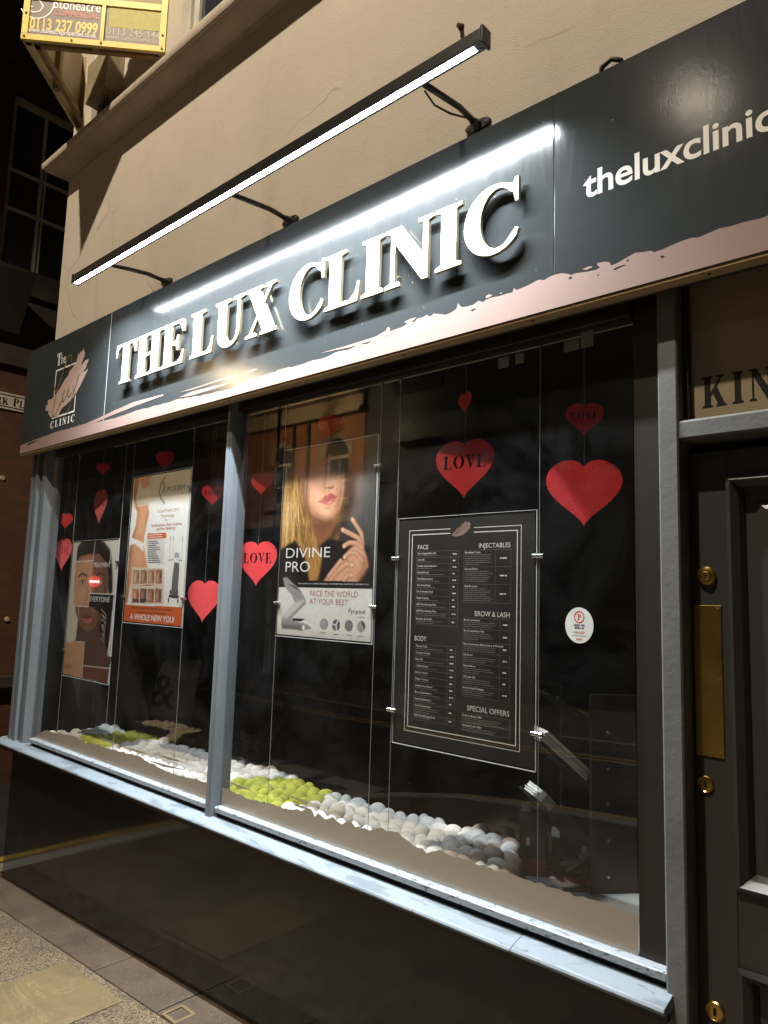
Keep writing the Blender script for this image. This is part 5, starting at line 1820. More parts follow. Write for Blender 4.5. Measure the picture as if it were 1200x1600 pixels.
    c.poly(p([(200, 1404), (364, 1418), (350, 1510), (192, 1476)]), (112, 70, 56), .0008)
    wl = (230, 226, 218)
    for q in ([(275, 620), (262, 745)], [(140, 750), (258, 744)], [(240, 948), (392, 955)], [(240, 948), (230, 1032)], [(130, 1026), (234, 1032)], [(174, 1032), (150, 1252)],
              [(150, 1250), (208, 1254)], [(208, 1254), (192, 1476)], [(198, 1400), (366, 1418)], [(380, 625), (366, 760)]):
        c.line(p(q), .0042, wl, .0004)
    c.poly(p([(85, 1385), (130, 1390), (126, 1420), (80, 1414)]), (160, 126, 80), .002, .7)
    P.done()
    mb = MB()
    P.text('TREATMENT', (262, 786), (370, 784), 30, mb)
    P.text('EVERYONE', (240, 1000), (364, 1002), 34, mb)
    mb.build('white_lettering', M['white_vinyl'], P.r, fixn=False)

    # --- treatment menu: black board, white rules and lettering
    x0, x1, z0, z1 = -1.645, -1.109, 1.175, 1.923
    r = empty('poster', ((x0 + x1) / 2, PY, z0), 'black treatment price list with white ruled border and headings FACE, BODY, INJECTABLES', 'poster', 'posters hung on cables in the window')
    m = NT('black_menu_print')
    m.base(m.mix(m.noise(5, 4), (0.012, 0.010, 0.009), (0.024, 0.021, 0.018)))
    m.set(rough=.5)
    MB().add([(x0, PY - .0002, z0), (x1, PY - .0002, z0), (x1, PY - .0002, z1), (x0, PY - .0002, z1)], [(0, 1, 2, 3)]).build('print', m.m, r, fixn=False)
    MB().box(x0, x1, PY + .0008, PY + .003, z0, z1).build('backing', M['black_mdf'], r)
    mb = MB()
    e = .0024
    mb.box(x0 - .006, x1 + .006, PY - .0025, PY + .0035, z0 - .006 - e, z0 - .006).box(x0 - .006, x1 + .006, PY - .0025, PY + .0035, z1 + .006, z1 + .0072)
    mb.box(x1 + .0062, x1 + .006 + e, PY - .0025, PY + .0035, z0 - .006, z1 + .006).box(x0 - .0072, x0 - .0062, PY - .0025, PY + .0035, z0 - .006, z1 + .006)
    mb.build('acrylic_edge', M['acrylic_edge'], r)
    MB().add([(x0 - .006, PY - .0022, z0 - .006), (x1 + .006, PY - .0022, z0 - .006), (x1 + .006, PY - .0022, z1 + .006), (x0 - .006, PY - .0022, z1 + .006)],
             [(0, 1, 2, 3)]).build('acrylic_sheet', M['acrylic'], r, fixn=False)
    for cx_, cz_ in ((-1.656, 1.79), (-1.096, 1.79), (-1.656, 1.275), (-1.096, 1.275)):
        MB().tube([(cx_ - .018, PY - .004, cz_), (cx_ + .018, PY - .004, cz_)], .007, 12).build('cable_clip', M['steel'], r)

    def cp(x, y):
        q = at(x / 3.81 + 600, y / 3.81 + 780, PY)
        return q[0], q[2]
    y = PY - .0006
    rules = MB()

    def rect(a0, a1, b0, b1):
        rules.add([(a0, y, b0), (a1, y, b0), (a1, y, b1), (a0, y, b1)], [(0, 1, 2, 3)])
    for ins, t in ((.0, .0022), (.0145, .0030)):
        L, R_ = cp(152, 185)[0] + ins * .9, cp(820, 150)[0] - ins * .9
        T, B_ = cp(152, 187)[1] - ins, cp(118, 1375)[1] + ins
        gl, gr = cp(397, 165)[0], cp(537, 158)[0]
        rect(L, gl, T - t, T)
        rect(gr, R_, T - t, T)
        rect(L, R_, B_, B_ + t)
        rect(L, L + t, B_ + t, T - t)
        rect(R_ - t, R_, B_ + t, T - t)
    words = MB()

    def head(s_, a, b, hp):
        (xa, za), (xb, zb) = cp(*a), cp(*b)
        zt = cp((a[0] + b[0]) / 2, (a[1] + b[1]) / 2 - hp)[1]
        v, f = text_geo(s_, size=(zt - (za + zb) / 2) / .73, res=4, width=xb - xa)
        words.add(place(v, (xa, y, (za + zb) / 2), (1, 0, 0), (0, 0, 1)), f)
    head('FACE', (202, 299), (264, 297), 27)
    head('INJECTABLES', (566, 291), (754, 284), 29)
    head('BROW & LASH', (541, 696), (748, 704), 32)
    head('BODY', (183, 840), (253, 846), 30)
    head('SPECIAL OFFERS', (495, 1258), (746, 1294), 33)
    faint = MB()
    r2 = random.Random(12)

    def table(xl, xr, xm, items, z_top):
        """rows of (title, lines of body copy); returns nothing"""
        X0, X1, XM = xl, xr, xm
        z = z_top
        t = .0007
        zs = z

        def frect(a0, a1, b0, b1):
            faint.add([(a0, y, b0), (a1, y, b0), (a1, y, b1), (a0, y, b1)], [(0, 1, 2, 3)])
        frect(X0, X1, z, z + t)
        for title, lines, hrow in items:
            v, f = text_geo(title, size=.0088, offset=.012, res=1)
            words.add(place(v, (X0 + .004, y, z - .0095), (1, 0, 0), (0, 0, 1)), f)
            zz = z - .0155
            for ln in range(lines):
                greek(faint, X0 + .004, zz, (XM - X0 - .01) * r2.uniform(.4, .98) if ln == lines - 1 else (XM - X0 - .01) * r2.uniform(.75, .98), .0021, y, r2)
                zz -= .0062
            greek(words, XM + (X1 - XM) * .3, z - hrow * .5 - .002, (X1 - XM) * .45, .004, y, r2)
            z -= hrow
            frect(X0, X1, z, z + t)
        for x_ in (X0, XM, X1):
            frect(x_ - t / 2, x_ + t / 2, z, zs)
    a, b_ = cp(197, 312), cp(445, 305)
    zt, zb = cp(197, 312)[1], cp(186, 745)[1]
    F = [('Non Surgical Face Lift', 1), ('Jowl Lift', 1), ('Double Chin Reduction', 1), ('Pyramid Facial', 1), ('Neck Rejuvenation', 1), ('Skin Resurfacing', 1), ('No Downtime Peel', 1),
         ('Facial Cupping', 1), ('LED Phototherapy Face', 1), ('LED Phototherapy Face', 2), ('Bespoke Spa Facial', 2)]
    tot = sum(.8 + .25 * n for _, n in F)
    table(a[0], b_[0], cp(397, 310)[0], [(s_, n, (zt - zb) * (.8 + .25 * n) / tot) for s_, n in F], zt)
    a, b_ = cp(186, 860), cp(428, 876)
    zt, zb = a[1], cp(175, 1308)[1]
    F = [('Tummy Tuck', 1), ('Tummy Contour', 1), ('Bum Lift', 1), ('Cellulite Eraser', 1), ('Arms Contour', 1), ('Thighs Contour', 1), ('Chubby Knee Eraser', 1), ('Knees Rejuvenation', 1),
         ('Hands Rejuvenation', 1), ('Chest Rejuvenation', 3), ('LED Phototherapy Body', 1)]
    tot = sum(.8 + .25 * n for _, n in F)
    table(a[0], b_[0], cp(380, 870)[0], [(s_, n, (zt - zb) * (.8 + .25 * n) / tot) for s_, n in F], zt)
    a, b_ = cp(478, 306), cp(757, 298)
    zt, zb = (a[1] + b_[1]) / 2, cp(615, 618)[1]
    table(a[0], b_[0], cp(665, 302)[0], [('Botulinum Toxin', 6, (zt - zb) * .32), ('Dermal Fillers', 6, (zt - zb) * .33), ('Skin Boosters', 7, (zt - zb) * .35)], zt)
    a, b_ = cp(472, 706), cp(750, 716)
    zt, zb = (a[1] + b_[1]) / 2, cp(605, 1190)[1]
    F = [('Brow Lamination', 3), ('Brow Lamination Plus', 4), ('Brow Lamination Maintenance & Nourish', 3), ('HD Brow', 3), ('Hybrid Brow', 3), ('LVL Lash Lift', 3), ('Brow & Lash Packages', 3)]
    tot = sum(.8 + .5 * n for _, n in F)
    table(a[0], b_[0], cp(692, 712)[0], [(s_, n, (zt - zb) * (.8 + .5 * n) / tot) for s_, n in F], zt)
    a, b_ = cp(462, 1272), cp(750, 1312)
    zt, zb = (a[1] + b_[1]) / 2, cp(605, 1400)[1]
    table(a[0], b_[0], b_[0] - .002, [('Body Sculpting Offer', 3, (zt - zb) * .56), ('Pyramid Facial Offer', 2, (zt - zb) * .44)], zt)
    rules.build('border_rules', M['white_vinyl'], r, fixn=False)
    words.build('white_lettering', M['white_vinyl'], r, fixn=False)
    faint.build('fine_print', flat('grey_print', (0.22, 0.21, 0.20), .5), r, fixn=False)
    mb = MB()
    vs, fs = curve_geo([[cp(*q) for q in ((405, 215), (415, 198), (425, 192), (430, 180), (450, 165), (470, 148), (490, 128), (488, 145), (505, 133), (520, 148), (505, 165), (518, 162), (500, 185),
                                          (485, 200), (470, 212), (445, 220), (425, 222))]])
    mb.add(place(vs, (0, y, 0), (1, 0, 0), (0, 0, 1)), fs)
    mb.build('logo_mark', M['pink'], r, fixn=False)
    mb = MB()
    for q0, q1 in (((420, 215), (470, 132)), ((432, 205), (500, 150)), ((470, 132), (448, 180))):
        (xa, za), (xb, zb) = cp(*q0), cp(*q1)
        mb.add([(xa, y - .0003, za), (xa + .003, y - .0003, za), (xb + .003, y - .0003, zb), (xb, y - .0003, zb)], [(0, 1, 2, 3)])
    mb.build('logo_script', M['gold_vinyl'], r, fixn=False)


def build_cables():
    zt = 2.448
    for x, lab in ((-4.172, 'steel display cable at the far left edge of the face collage poster'), (-3.617, 'steel display cable down the right edge of the face collage poster'),
                   (-3.531, 'steel display cable down the left edge of the slim torso poster'), (-2.968, 'steel display cable down the right edge of the slim torso poster'),
                   (-2.292, 'steel display cable down the left edge of the blonde woman poster'), (-1.752, 'steel display cable down the right edge of the blonde woman poster'),
                   (-1.660, 'steel display cable down the left edge of the black price list'), (-1.094, 'steel display cable down the right edge of the black price list')):
        cable(x, .762, zt, lab)


HEARTS = [
    ('s', -4.422, .060, 2.062, .097, 24, 'small plain red felt heart, leftmost in the left window, above a lettered one'),
    ('L', -4.427, .060, 1.855, .199, 1, 'red LOVE heart beside the face collage poster, partly overlapped by its corner'),
    ('L', -3.992, .060, 2.123, .201, -8, 'large red LOVE heart hanging above the face collage poster'),
    ('s', -3.997, .060, 2.345, .071, 43, 'tiny dark red heart at the top of the string above the face collage poster'),
    ('s', -3.326, .060, 2.326, .096, 30, 'small plain red heart above the slim torso poster'),
    ('L', -2.879, .060, 2.111, .096, 38, 'small red LOVE heart right of the slim torso poster, by the mullion'),
    ('s', -2.900, .060, 1.610, .196, 9, 'large plain bright red heart next to the mullion, low in the left window'),
    ('s', -2.512, .060, 2.135, .100, 18, 'small plain red heart left of the blonde woman poster'),
    ('L', -2.514, .060, 1.783, .194, 13, 'large red LOVE heart beside the words DIVINE PRO'),
    ('s', -2.090, .060, 2.333, .098, 16, 'dim plain red heart above the blonde woman poster'),
    ('s', -1.419, .060, 2.324, .072, -20, 'tiny edge-on red heart hung above the large LOVE heart over the price list'),
    ('L', -1.417, .060, 2.094, .201, 8, 'large red LOVE heart above the black price list, half in shadow'),
    ('L', -.978, .060, 2.202, .101, 26, 'small red LOVE heart above the biggest plain heart in the right window'),
    ('s', -.981, .060, 1.979, .199, 26, 'large plain red heart right of the price list, below a small LOVE heart'),
]


def heart_outline(h):
    # a round-shouldered heart: width 1.1 h
    pts = []
    n = 64
    for i in range(n):
        t = 2 * PI * i / n
        x = 16 * math.sin(t) ** 3
        y_ = 13 * math.cos(t) - 3.3 * math.cos(2 * t) - 1.5 * math.cos(3 * t) - .6 * math.cos(4 * t)
        pts.append((x, y_))
    xs = [p[0] for p in pts]
    ys = [p[1] for p in pts]
    k = h / (max(ys) - min(ys))
    kx = 1.1 * h / (max(xs) - min(xs))
    cy_ = (max(ys) + min(ys)) / 2
    return [(p[0] * kx, (p[1] - cy_) * k) for p in pts][::-1]


def build_hearts():
    for kind, x, y, z, h, th, lab in HEARTS:
        r = empty('felt_heart', (x, y, z - h / 2), lab, 'heart', 'red felt hearts hung in the window')
        a = math.radians(th)
        u = (math.cos(a), math.sin(a), 0)
        n = (math.sin(a), -math.cos(a), 0)
        sp = [heart_outline(h)]
        if kind == 'L':
            word = 'LOVE'
            gap = .07
            tot = sum(GLYPH[c][0] for c in word) + gap * 3
            W = h * .80
            sx = W / tot
            hh = h * .235
            xx = -W / 2
            for c in word:
                gw, gs = GLYPH[c]
                if c == 'O':   # stencil letter: two halves joined by bridges
                    for a0, a1 in ((98, 262), (-82, 82)):
                        sp.append([(xx + p[0] * sx, p[1] * hh + h * .01) for p in arc(.42, .5, .42, .52, a0, a1, 10) + arc(.42, .5, .19, .44, a1, a0, 10)])
                else:
                    for q in gs:
                        sp.append([(xx + p[0] * sx, p[1] * hh + h * .01) for p in q])
                xx += (gw + gap) * sx
        vs, fs = curve_geo(sp, .0015)
        MB().add(place(vs, (x, y, z), u, (0, 0, 1), n), fs).build('heart', M['felt'], r, fixn=False)
        top = 2.452
        mb = MB().tube([(x, y + .002, z + h * .33), (x + .002, y + .001, (z + top) / 2), (x, y, top)], .0006, 5)
        mb.build('hanging_thread', M['cable'], r)


def build_window_things():
    # round white sticker on the right-hand pane
    c = at(905, 977, -.017)
    R0 = .043
    r = empty('window_sticker', (c[0], -.017, c[2]), 'round white sticker with a red ringed letter P stuck on the window glass', 'sticker')
    u, v = (1, 0, 0), (0, 0, 1)
    y = -.0172
    MB().add(place([(R0 * math.cos(t), R0 * 1.16 * math.sin(t), 0) for t in np.linspace(0, 2 * PI, 48, endpoint=False)], (c[0], y, c[2]), u, v), [tuple(range(48))]).build(
        'disc', simple('sticker_white', (.55, .57, .55), (.48, .50, .48), 20, .5), r, fixn=False)
    y -= .0003
    mb = MB()

    def ring(cx_, cz_, r0, r1, n=40):
        vs = [(cx_ + q * math.cos(t), cz_ + q * math.sin(t) * 1.1, 0) for q in (r0, r1) for t in np.linspace(0, 2 * PI, n, endpoint=False)]
        fs = [(i, (i + 1) % n, n + (i + 1) % n, n + i) for i in range(n)]
        mb.add(place(vs, (c[0], y, c[2]), u, v), fs)
    ring(0, .023, .0125, .0155)
    vs, fs, wd = serif_geo('P', .017, width=.011)
    mb.add(place(vs, (c[0] - .0055, y, c[2] + .0150), u, v), fs)
    vs, fs = text_geo('WINNER', size=.011, res=2, width=.034)
    mb.add(place(vs, (c[0] - .017, y, c[2] - .024), u, v), fs)
    vs, fs = text_geo('ooo', size=.011, offset=.02, res=2, width=.018)
    mb.add(place(vs, (c[0] - .009, y, c[2] - .041), u, v), fs)
    mb.build('red_print', flat('sticker_red', (.45, .06, .035), .5), r, fixn=False)
    mb = MB()
    for dz, wd in ((-.002, .032), (-.0095, .028)):
        greek(mb, c[0] - wd / 2, c[2] + dz, wd, .0045, y, random.Random(2))
    mb.add([(c[0] - .02, y, c[2] - .0295), (c[0] + .02, y, c[2] - .0295), (c[0] + .02, y, c[2] - .0285), (c[0] - .02, y, c[2] - .0285)], [(0, 1, 2, 3)])
    mb.build('grey_print', flat('sticker_grey', (.10, .10, .12), .5), r, fixn=False)
    # squares of tape that hold the threads to the head of the window
    for i, (px, py, wd, ht, lab) in enumerate(((893, 540, .05, .034, 'grey tape square on the glass left of the hearts\' threads at top right'), (917, 530, .04, .050, 'grey tape square that holds the threads of the biggest heart'),
                                       (787, 567, .04, .034, 'dim grey tape square at the top of the glass over the price list'), (812, 560, .03, .034, 'small grey tape square right of another over the price list'))):
        p = at(px, py, -.004)
        o = MB().box(p[0] - wd / 2, p[0] + wd / 2, -.0045, -.004, p[2] - ht / 2, p[2] + ht / 2).build('tape_square', M['tape'])
        tag(o, lab, 'tape', 'tape squares at the top of the window')


def stones(name, label, inside, colour, x0, x1, y0, y1, zbase, step, seed):
    r2 = random.Random(seed)
    # one pebble shape
    lat, lon = 7, 12
    base, faces = [], []
    for i in range(lat + 1):
        th = PI * i / lat
        for k in range(lon):
            ph = 2 * PI * k / lon
            base.append((math.sin(th) * math.cos(ph), math.sin(th) * math.sin(ph), math.cos(th)))
    for i in range(lat):
        for k in range(lon):
            faces.append((i * lon + k, i * lon + (k + 1) % lon, (i + 1) * lon + (k + 1) % lon, (i + 1) * lon + k))
    base = np.array(base)
    V, F, Cc = [], [], []
    row = 0
    y = y0
    while y < y1:
        x = x0 + (step * .5 if row % 2 else 0)
        while x < x1:
            px, py = x + r2.uniform(-.18, .18) * step, y + r2.uniform(-.16, .16) * step
            if inside(px, py):
                s_ = step * r2.uniform(.54, .68)
                a = r2.uniform(0, PI)
                e = r2.uniform(.62, .98)
                b = base * np.array([s_, s_ * e, s_ * r2.uniform(.66, .86)])
                ca, sa = math.cos(a), math.sin(a)
                b = np.stack([b[:, 0] * ca - b[:, 1] * sa, b[:, 0] * sa + b[:, 1] * ca, b[:, 2]], 1)
                zz = zbase + step * .50 + r2.uniform(-.004, .008)
                b = b + np.array([px, py, zz])
                o = len(V)
                V += b.tolist()
                F += [tuple(i + o for i in f) for f in faces]
                col = colour(px, py, r2)
                Cc += [(*col, 1.0)] * len(base)
            x += step
        y += step * .72
        row += 1
    me = bpy.data.meshes.new(name)
    me.from_pydata(V, [], F)
    ca = me.color_attributes.new('Col', 'FLOAT_COLOR', 'POINT')
    ca.data.foreach_set('color', np.array(Cc, np.float32).ravel())
    me.materials.append(M['wool'])
    me.polygons.foreach_set('use_smooth', [True] * len(me.polygons))
    o = bpy.data.objects.new(name, me)
    COL.objects.link(o)
    return tag(o, label, 'rug')


def inpoly(pts):
    def f(x, y):
        r_ = False
        n = len(pts)
        for i in range(n):
            (xa, ya), (xb, yb) = pts[i], pts[(i + 1) % n]
            if (ya > y) != (yb > y) and x < (xb - xa) * (y - ya) / (yb - ya) + xa:
                r_ = not r_
        return r_
    return f


def build_display():
    zr = .812
    lime1 = inpoly([tuple(atz(px, py, zr)[:2]) for px, py in ((352, 1232), (372, 1216), (410, 1210), (455, 1214), (522, 1236), (500, 1246), (455, 1258), (412, 1262))])
    lime2 = inpoly([tuple(atz(px, py, zr)[:2]) for px, py in ((115, 1160), (133, 1148), (165, 1145), (200, 1141), (235, 1143), (254, 1153), (220, 1156), (190, 1161), (168, 1172), (130, 1166))])
    back_line = [tuple(atz(px, py, zr)[:2]) for px, py in ((75, 1136), (110, 1129), (160, 1129), (195, 1140), (235, 1143), (270, 1158), (330, 1174), (400, 1190), (440, 1206), (522, 1235), (580, 1255),
                                                           (622, 1266), (663, 1275), (705, 1288), (722, 1294), (747, 1288), (788, 1296), (812, 1303), (812, 1358), (783, 1375))]
    back_line[0] = (-4.36, .22)
    pts = [(-4.36, .05)] + [(max(-4.34, x), y) for x, y in back_line] + [(-1.36, .05)]
    inside = inpoly(pts)

    def colour(x, y, r2):
        if lime1(x, y) or lime2(x, y):
            k = r2.uniform(.8, 1.1)
            return (.37 * k, .39 * k, .045 * k)
        if x > -1.50 and r2.random() < .30:
            return r2.choice([(.34, .25, .21), (.42, .32, .29), (.42, .35, .28)])
        if x > -1.55 and y > .26:  # stones greyed here to paint in the price list's shade
            k = r2.uniform(.8, 1.1)
            return (.50 * k, .48 * k, .47 * k)
        if r2.random() < .03:
            return (.46, .40, .33)
        k = r2.uniform(.60, .74)
        return (k, k * .985, k * .95)
    stones('pebble_rug', 'rug of white felted wool pebbles with lime green patches on the window board', inside, colour, -4.36, -1.20, .05, .75, .757, .062, 5)
    # a second, tan pebble rug further back in the left window
    p2 = inpoly([(-4.25, .84), (-4.25, .52), (-3.9, .46), (-3.40, .50), (-3.25, .84)])
    o = stones('pebble_rug', 'dim tan pebble rug heaped behind the white one in the left window', p2, lambda x, y, r2: tuple(c * r2.uniform(.7, 1.1) for c in (.20, .155, .09)), -4.3, -3.2, .44, .84, .775, .060, 8)
    # cushion with an ampersand
    c = np.array([at(258, 1110, .74)[0], .74, .800])
    n = 14
    w_, h_ = .42, .42
    th = math.radians(20)
    u = np.array([math.cos(th), math.sin(th), 0])
    nrm = np.array([math.sin(th), -math.cos(th), .18])
    nrm /= np.linalg.norm(nrm)
    v = np.cross(nrm, u) * -1
    v = v if v[2] > 0 else -v
    vs, fs = [], []
    for side in (1, -1):
        for j in range(n + 1):
            for i in range(n + 1):
                a, b = 2 * i / n - 1, 2 * j / n - 1
                puff = .055 * max(0, (1 - a ** 4) * (1 - b ** 4)) ** .6
                pin = 1 - .05 * (1 - abs(a)) * abs(b) - .05 * (1 - abs(b)) * abs(a)
                vs.append(c + u * a * w_ / 2 * pin + v * (b * .5 * pin + .5) * h_ + nrm * puff * side)
    N = (n + 1) ** 2
    for s_ in range(2):
        for j in range(n):
            for i in range(n):
                q = s_ * N + j * (n + 1) + i
                fs.append((q, q + 1, q + n + 2, q + n + 1))
    r = empty('cushion', tuple(c), 'dim beige cushion with a large black ampersand, behind the pebbles in the left window', 'cushion')
    MB().add(vs, fs).build('cover', simple('cushion_linen', (.30, .26, .19), (.25, .21, .155), 60, .9, bump=.3), r, smooth=True)
    vs, fs = text_geo('&', size=.30, res=6, offset=.012)
    MB().add(place([(p[0] - .10, p[1], 0) for p in vs], c + nrm * .058 + v * .10, u, v), fs).build('ampersand', M['ink'], r, fixn=False)

    # four dim framed panels on a dark partition
    for k, (px, py) in enumerate(((375, 940), (411, 940), (372, 1012), (410, 1016))):
        p = at(px, py, 1.59)
        rr = empty('framed_panel', (p[0], 1.59, p[2] - .14), ('upper left', 'upper right', 'lower left', 'lower right')[k] + ' of the four dim framed panels beside the mullion', 'picture frame', 'framed panels')
        a_, b_ = .115, .16
        MB().box(p[0] - a_, p[0] + a_, 1.592, 1.598, p[2] - b_, p[2] + b_).build('panel_sheet', M['paper'], rr)
        m2 = MB()
        m2.box(p[0] - a_ - .02, p[0] - a_, 1.575, 1.599, p[2] - b_ - .02, p[2] + b_ + .02).box(p[0] + a_, p[0] + a_ + .02, 1.575, 1.599, p[2] - b_ - .02, p[2] + b_ + .02)
        m2.box(p[0] - a_, p[0] + a_, 1.575, 1.599, p[2] - b_ - .02, p[2] - b_).box(p[0] - a_, p[0] + a_, 1.575, 1.599, p[2] + b_, p[2] + b_ + .02)
        m2.build('frame', M['timber'], rr)
    # literature rack at the right: black side panel with three sloping shelves
    zb = .7615
    a = atz(925, 1398, zb)
    b_ = atz(1010, 1396, zb)
    top = 1.30
    u = (b_ - a) / np.linalg.norm(b_ - a)
    # height from the photograph: top edge at y = 1085 above point a
    d = ray(921, 1085)
    t = np.dot(np.array([a[0], a[1]]) - CAM[:2], d[:2]) / np.dot(d[:2], d[:2])
    top = CAM[2] + d[2] * t
    r = empty('display_rack', tuple(a), 'black free-standing literature rack with sloping shelves at the right end of the window', 'rack')
    n = np.array([-u[1], u[0], 0])          # away from the camera
    n = n if n[1] > 0 else -n
    W = .17
    mb = MB().obox(a + u * W / 2 + n * .011 + np.array([0, 0, (top - zb) / 2]), u, (0, 0, 1), n, W / 2, (top - zb) / 2, .009)
    sp = mb.build('side_panel', M['black_mdf'], r, bevel=.002)
    mb = MB()
    for z in np.linspace(zb + .05, top - .12, 5):
        MB().lathe(a + u * .055 + n * .002 + np.array([0, 0, z - zb]), -n, [(.006, 0), (.005, .003)], 10).build('screw_cap', M['steel'], sp)
    MB().obox(a + u * W / 2 + n * .26 + np.array([0, 0, (top - zb) / 2]), u, (0, 0, 1), n, W / 2, (top - zb) / 2, .009).build('side_panel', M['black_mdf'], r, bevel=.002)
    # shelves slope down towards the panel's left edge, brochures lie on them
    for k, (q0, q1, lab) in enumerate((((850, 1150), (921, 1215), 'thick white brochure stack on the upper sloping shelf of the rack'),
                                       ((852, 1246), (925, 1325), 'thinner dark-covered brochure stack on the lower sloping shelf of the rack'),
                                       ((878, 1080), (921, 1112), None))):
        base = a + n * .03

        def on(q):
            dd = ray(*q)
            tt = np.dot(base - CAM, n) / np.dot(dd, n)
            return CAM + dd * tt
        P0, P1 = on(q0), on(q1)
        s_ = (P1 - P0)
        L = np.linalg.norm(s_)
        s_ = s_ / L
        up = np.cross(n, s_)
        up = up if up[2] > 0 else -up
        mid = (P0 + P1) / 2
        MB().obox(mid - up * .024 + n * .10 + s_ * .02, s_, n, up, L / 2 + .02, .105, .004).build('shelf', M['black_mdf'], r, bevel=.001)
        MB().obox(mid - up * .016 + n * .10 + s_ * (L / 2 + .035), s_, n, up, .004, .105, .02).build('shelf_lip', M['black_mdf'], r)
        if lab is None:
            continue
        th = .020 if k == 0 else .016
        rr = empty('brochure_stack', tuple(mid - up * .018), lab, 'brochures', 'brochure stacks on the rack')
        layers = MB()
        r3 = random.Random(k + 2)
        for j in range(8):
            layers.obox(mid + up * (-.0195 + th * 2 * (j + .5) / 8) + n * (.085 + r3.uniform(-.003, .003)) + s_ * r3.uniform(-.004, .004), s_, n, up, L / 2, .082, th / 8 * .92)
        layers.build('pages', M['page_edges'] if k == 0 else M['paper'], rr)
        if k == 1:
            MB().obox(mid + up * (-.0195 + th * 2 + .001) + n * .085 + s_ * .012, s_, n, up, L / 2 - .012, .084, .0007).build('cover', M['black_mdf'], rr)
            MB().obox(mid + up * (-.004) + n * .0005 + s_ * .02, s_, n, up, L / 2 - .02, .0008, .0145).build('dark_edge', M['black_mdf'], rr)

    # dark boxed product with a small white label
    p0, p1 = atz(811, 1366, zb), atz(852, 1372, zb)
    uu = (p1 - p0) / np.linalg.norm(p1 - p0)
    nn = np.array([-uu[1], uu[0], 0])
    nn = nn if nn[1] > 0 else -nn
    Wb = np.linalg.norm(p1 - p0)
    d = ray(811, 1266)
    t = np.dot(p0[:2] - CAM[:2], d[:2]) / np.dot(d[:2], d[:2])
    hb = CAM[2] + d[2] * t - zb
    r = empty('product_box', tuple(p0), 'dark brown product box with crimson foot and tiny white label beside the pebbles', 'box')
    MB().obox(p0 + uu * Wb / 2 + nn * .06 + np.array([0, 0, hb * .62]), uu, (0, 0, 1), nn, Wb / 2, hb * .38, .058).build('carton', M['dark_brown_paint'], r, bevel=.001)
    MB().obox(p0 + uu * Wb / 2 + nn * .06 + np.array([0, 0, hb * .12 + .0005]), uu, (0, 0, 1), nn, Wb / 2, hb * .118, .059).build('foot', M['crimson'], r, bevel=.001)
    MB().obox(p0 + uu * Wb * .33 + nn * .0012 + np.array([0, 0, hb * .52]), uu, (0, 0, 1), nn, .006, .0125, .0006).build('label', M['paper'], r)

    # flat blue-grey carton behind it
    p0 = atz(850, 1335, zb)
    o = MB().obox(p0 + np.array([.10, .12, .03]), (math.cos(.5), math.sin(.5), 0), (-math.sin(.5), math.cos(.5), 0), (0, 0, 1), .12, .08, .0295).build('flat_carton', M['blue_grey'], bevel=.002)
    tag(o, 'flat blue-grey carton lying on the window board beside the rack', 'carton')
    # small jointed wooden figure leaning by the rack
    h0 = on((908, 1322))
    q = [on((908, 1322)), on((902, 1332)), on((885, 1345)), on((872, 1352))]
    r = empty('wooden_figure', (float(q[2][0]), float(q[2][1]), zb), 'small grey wooden figure with a ball head leaning against the rack', 'figurine')
    mb = MB()
    c0 = on((907, 1323)) - n * .04
    mb.lathe(c0 + np.array([0, 0, -.013]), (0, 0, 1), [(.003, 0), (.010, .003), (.014, .013), (.010, .023), (.003, .026)], 14)
    mb.build('head', M['grey_wood'], r, smooth=True)
    mb = MB()
    c1 = on((899, 1337)) - n * .04
    c2 = on((883, 1346)) - n * .04
    mb.tube([c0, (c0 + c1) / 2, c1], [.006, .012, .010], 10)
    mb.build('torso', M['grey_wood'], r, smooth=True)
    for dz in ((868, 1343), (877, 1353)):
        e = on(dz) - n * .04
        MB().tube([c1, (c1 + e) / 2, e], [.008, .007, .0055], 8).build('leg', M['grey_wood'], r, smooth=True)

    # photo card lying on the board
    cs = [atz(px, py, zb + .004) for px, py in ((855, 1361), (906, 1359), (925, 1389), (881, 1393))]
    o0 = cs[0]
    U = cs[1] - cs[0]
    V_ = cs[3] - cs[0]
    r = empty('photo_card', tuple((cs[0] + cs[2]) / 2), 'small glossy photo card of a reclining woman in orange tones on the window board', 'card')
    MB().obox((cs[0] + cs[2]) / 2 - np.array([0, 0, .0022]), U / np.linalg.norm(U), np.array([-U[1], U[0], 0]) / np.linalg.norm(U), (0, 0, 1),
              np.linalg.norm(U) / 2, np.linalg.norm(V_) / 2 * .96, .0015).build('backing', M['paper'], r)
    c = Canvas(1.0, .75, 60, (232, 214, 186))
    c.poly([(0, 0), (1, 0), (1, .2), (0, .14)], (70, 44, 30), .03)
    c.ell(.45, .52, .36, .2, (150, 82, 40), .05)
    c.ell(.30, .42, .17, .14, (232, 172, 124), .02)
    c.poly([(.4, .5), (.9, .45), (.98, .25), (.6, .2), (.42, .3)], (216, 120, 70), .03)
    c.ell(.2, .5, .12, .2, (52, 30, 22), .02)
    c.ell(.75, .55, .2, .08, (120, 50, 26), .03)
    c.poly([(.6, .2), (.8, .22), (.78, .08), (.6, .05)], (36, 26, 24), .02)
    Un = U / 1.0
    c.build(tuple(cs[3] + np.array([0, 0, .0005])), 'print', r, axes=(tuple(Un), tuple(-V_ / .75)))


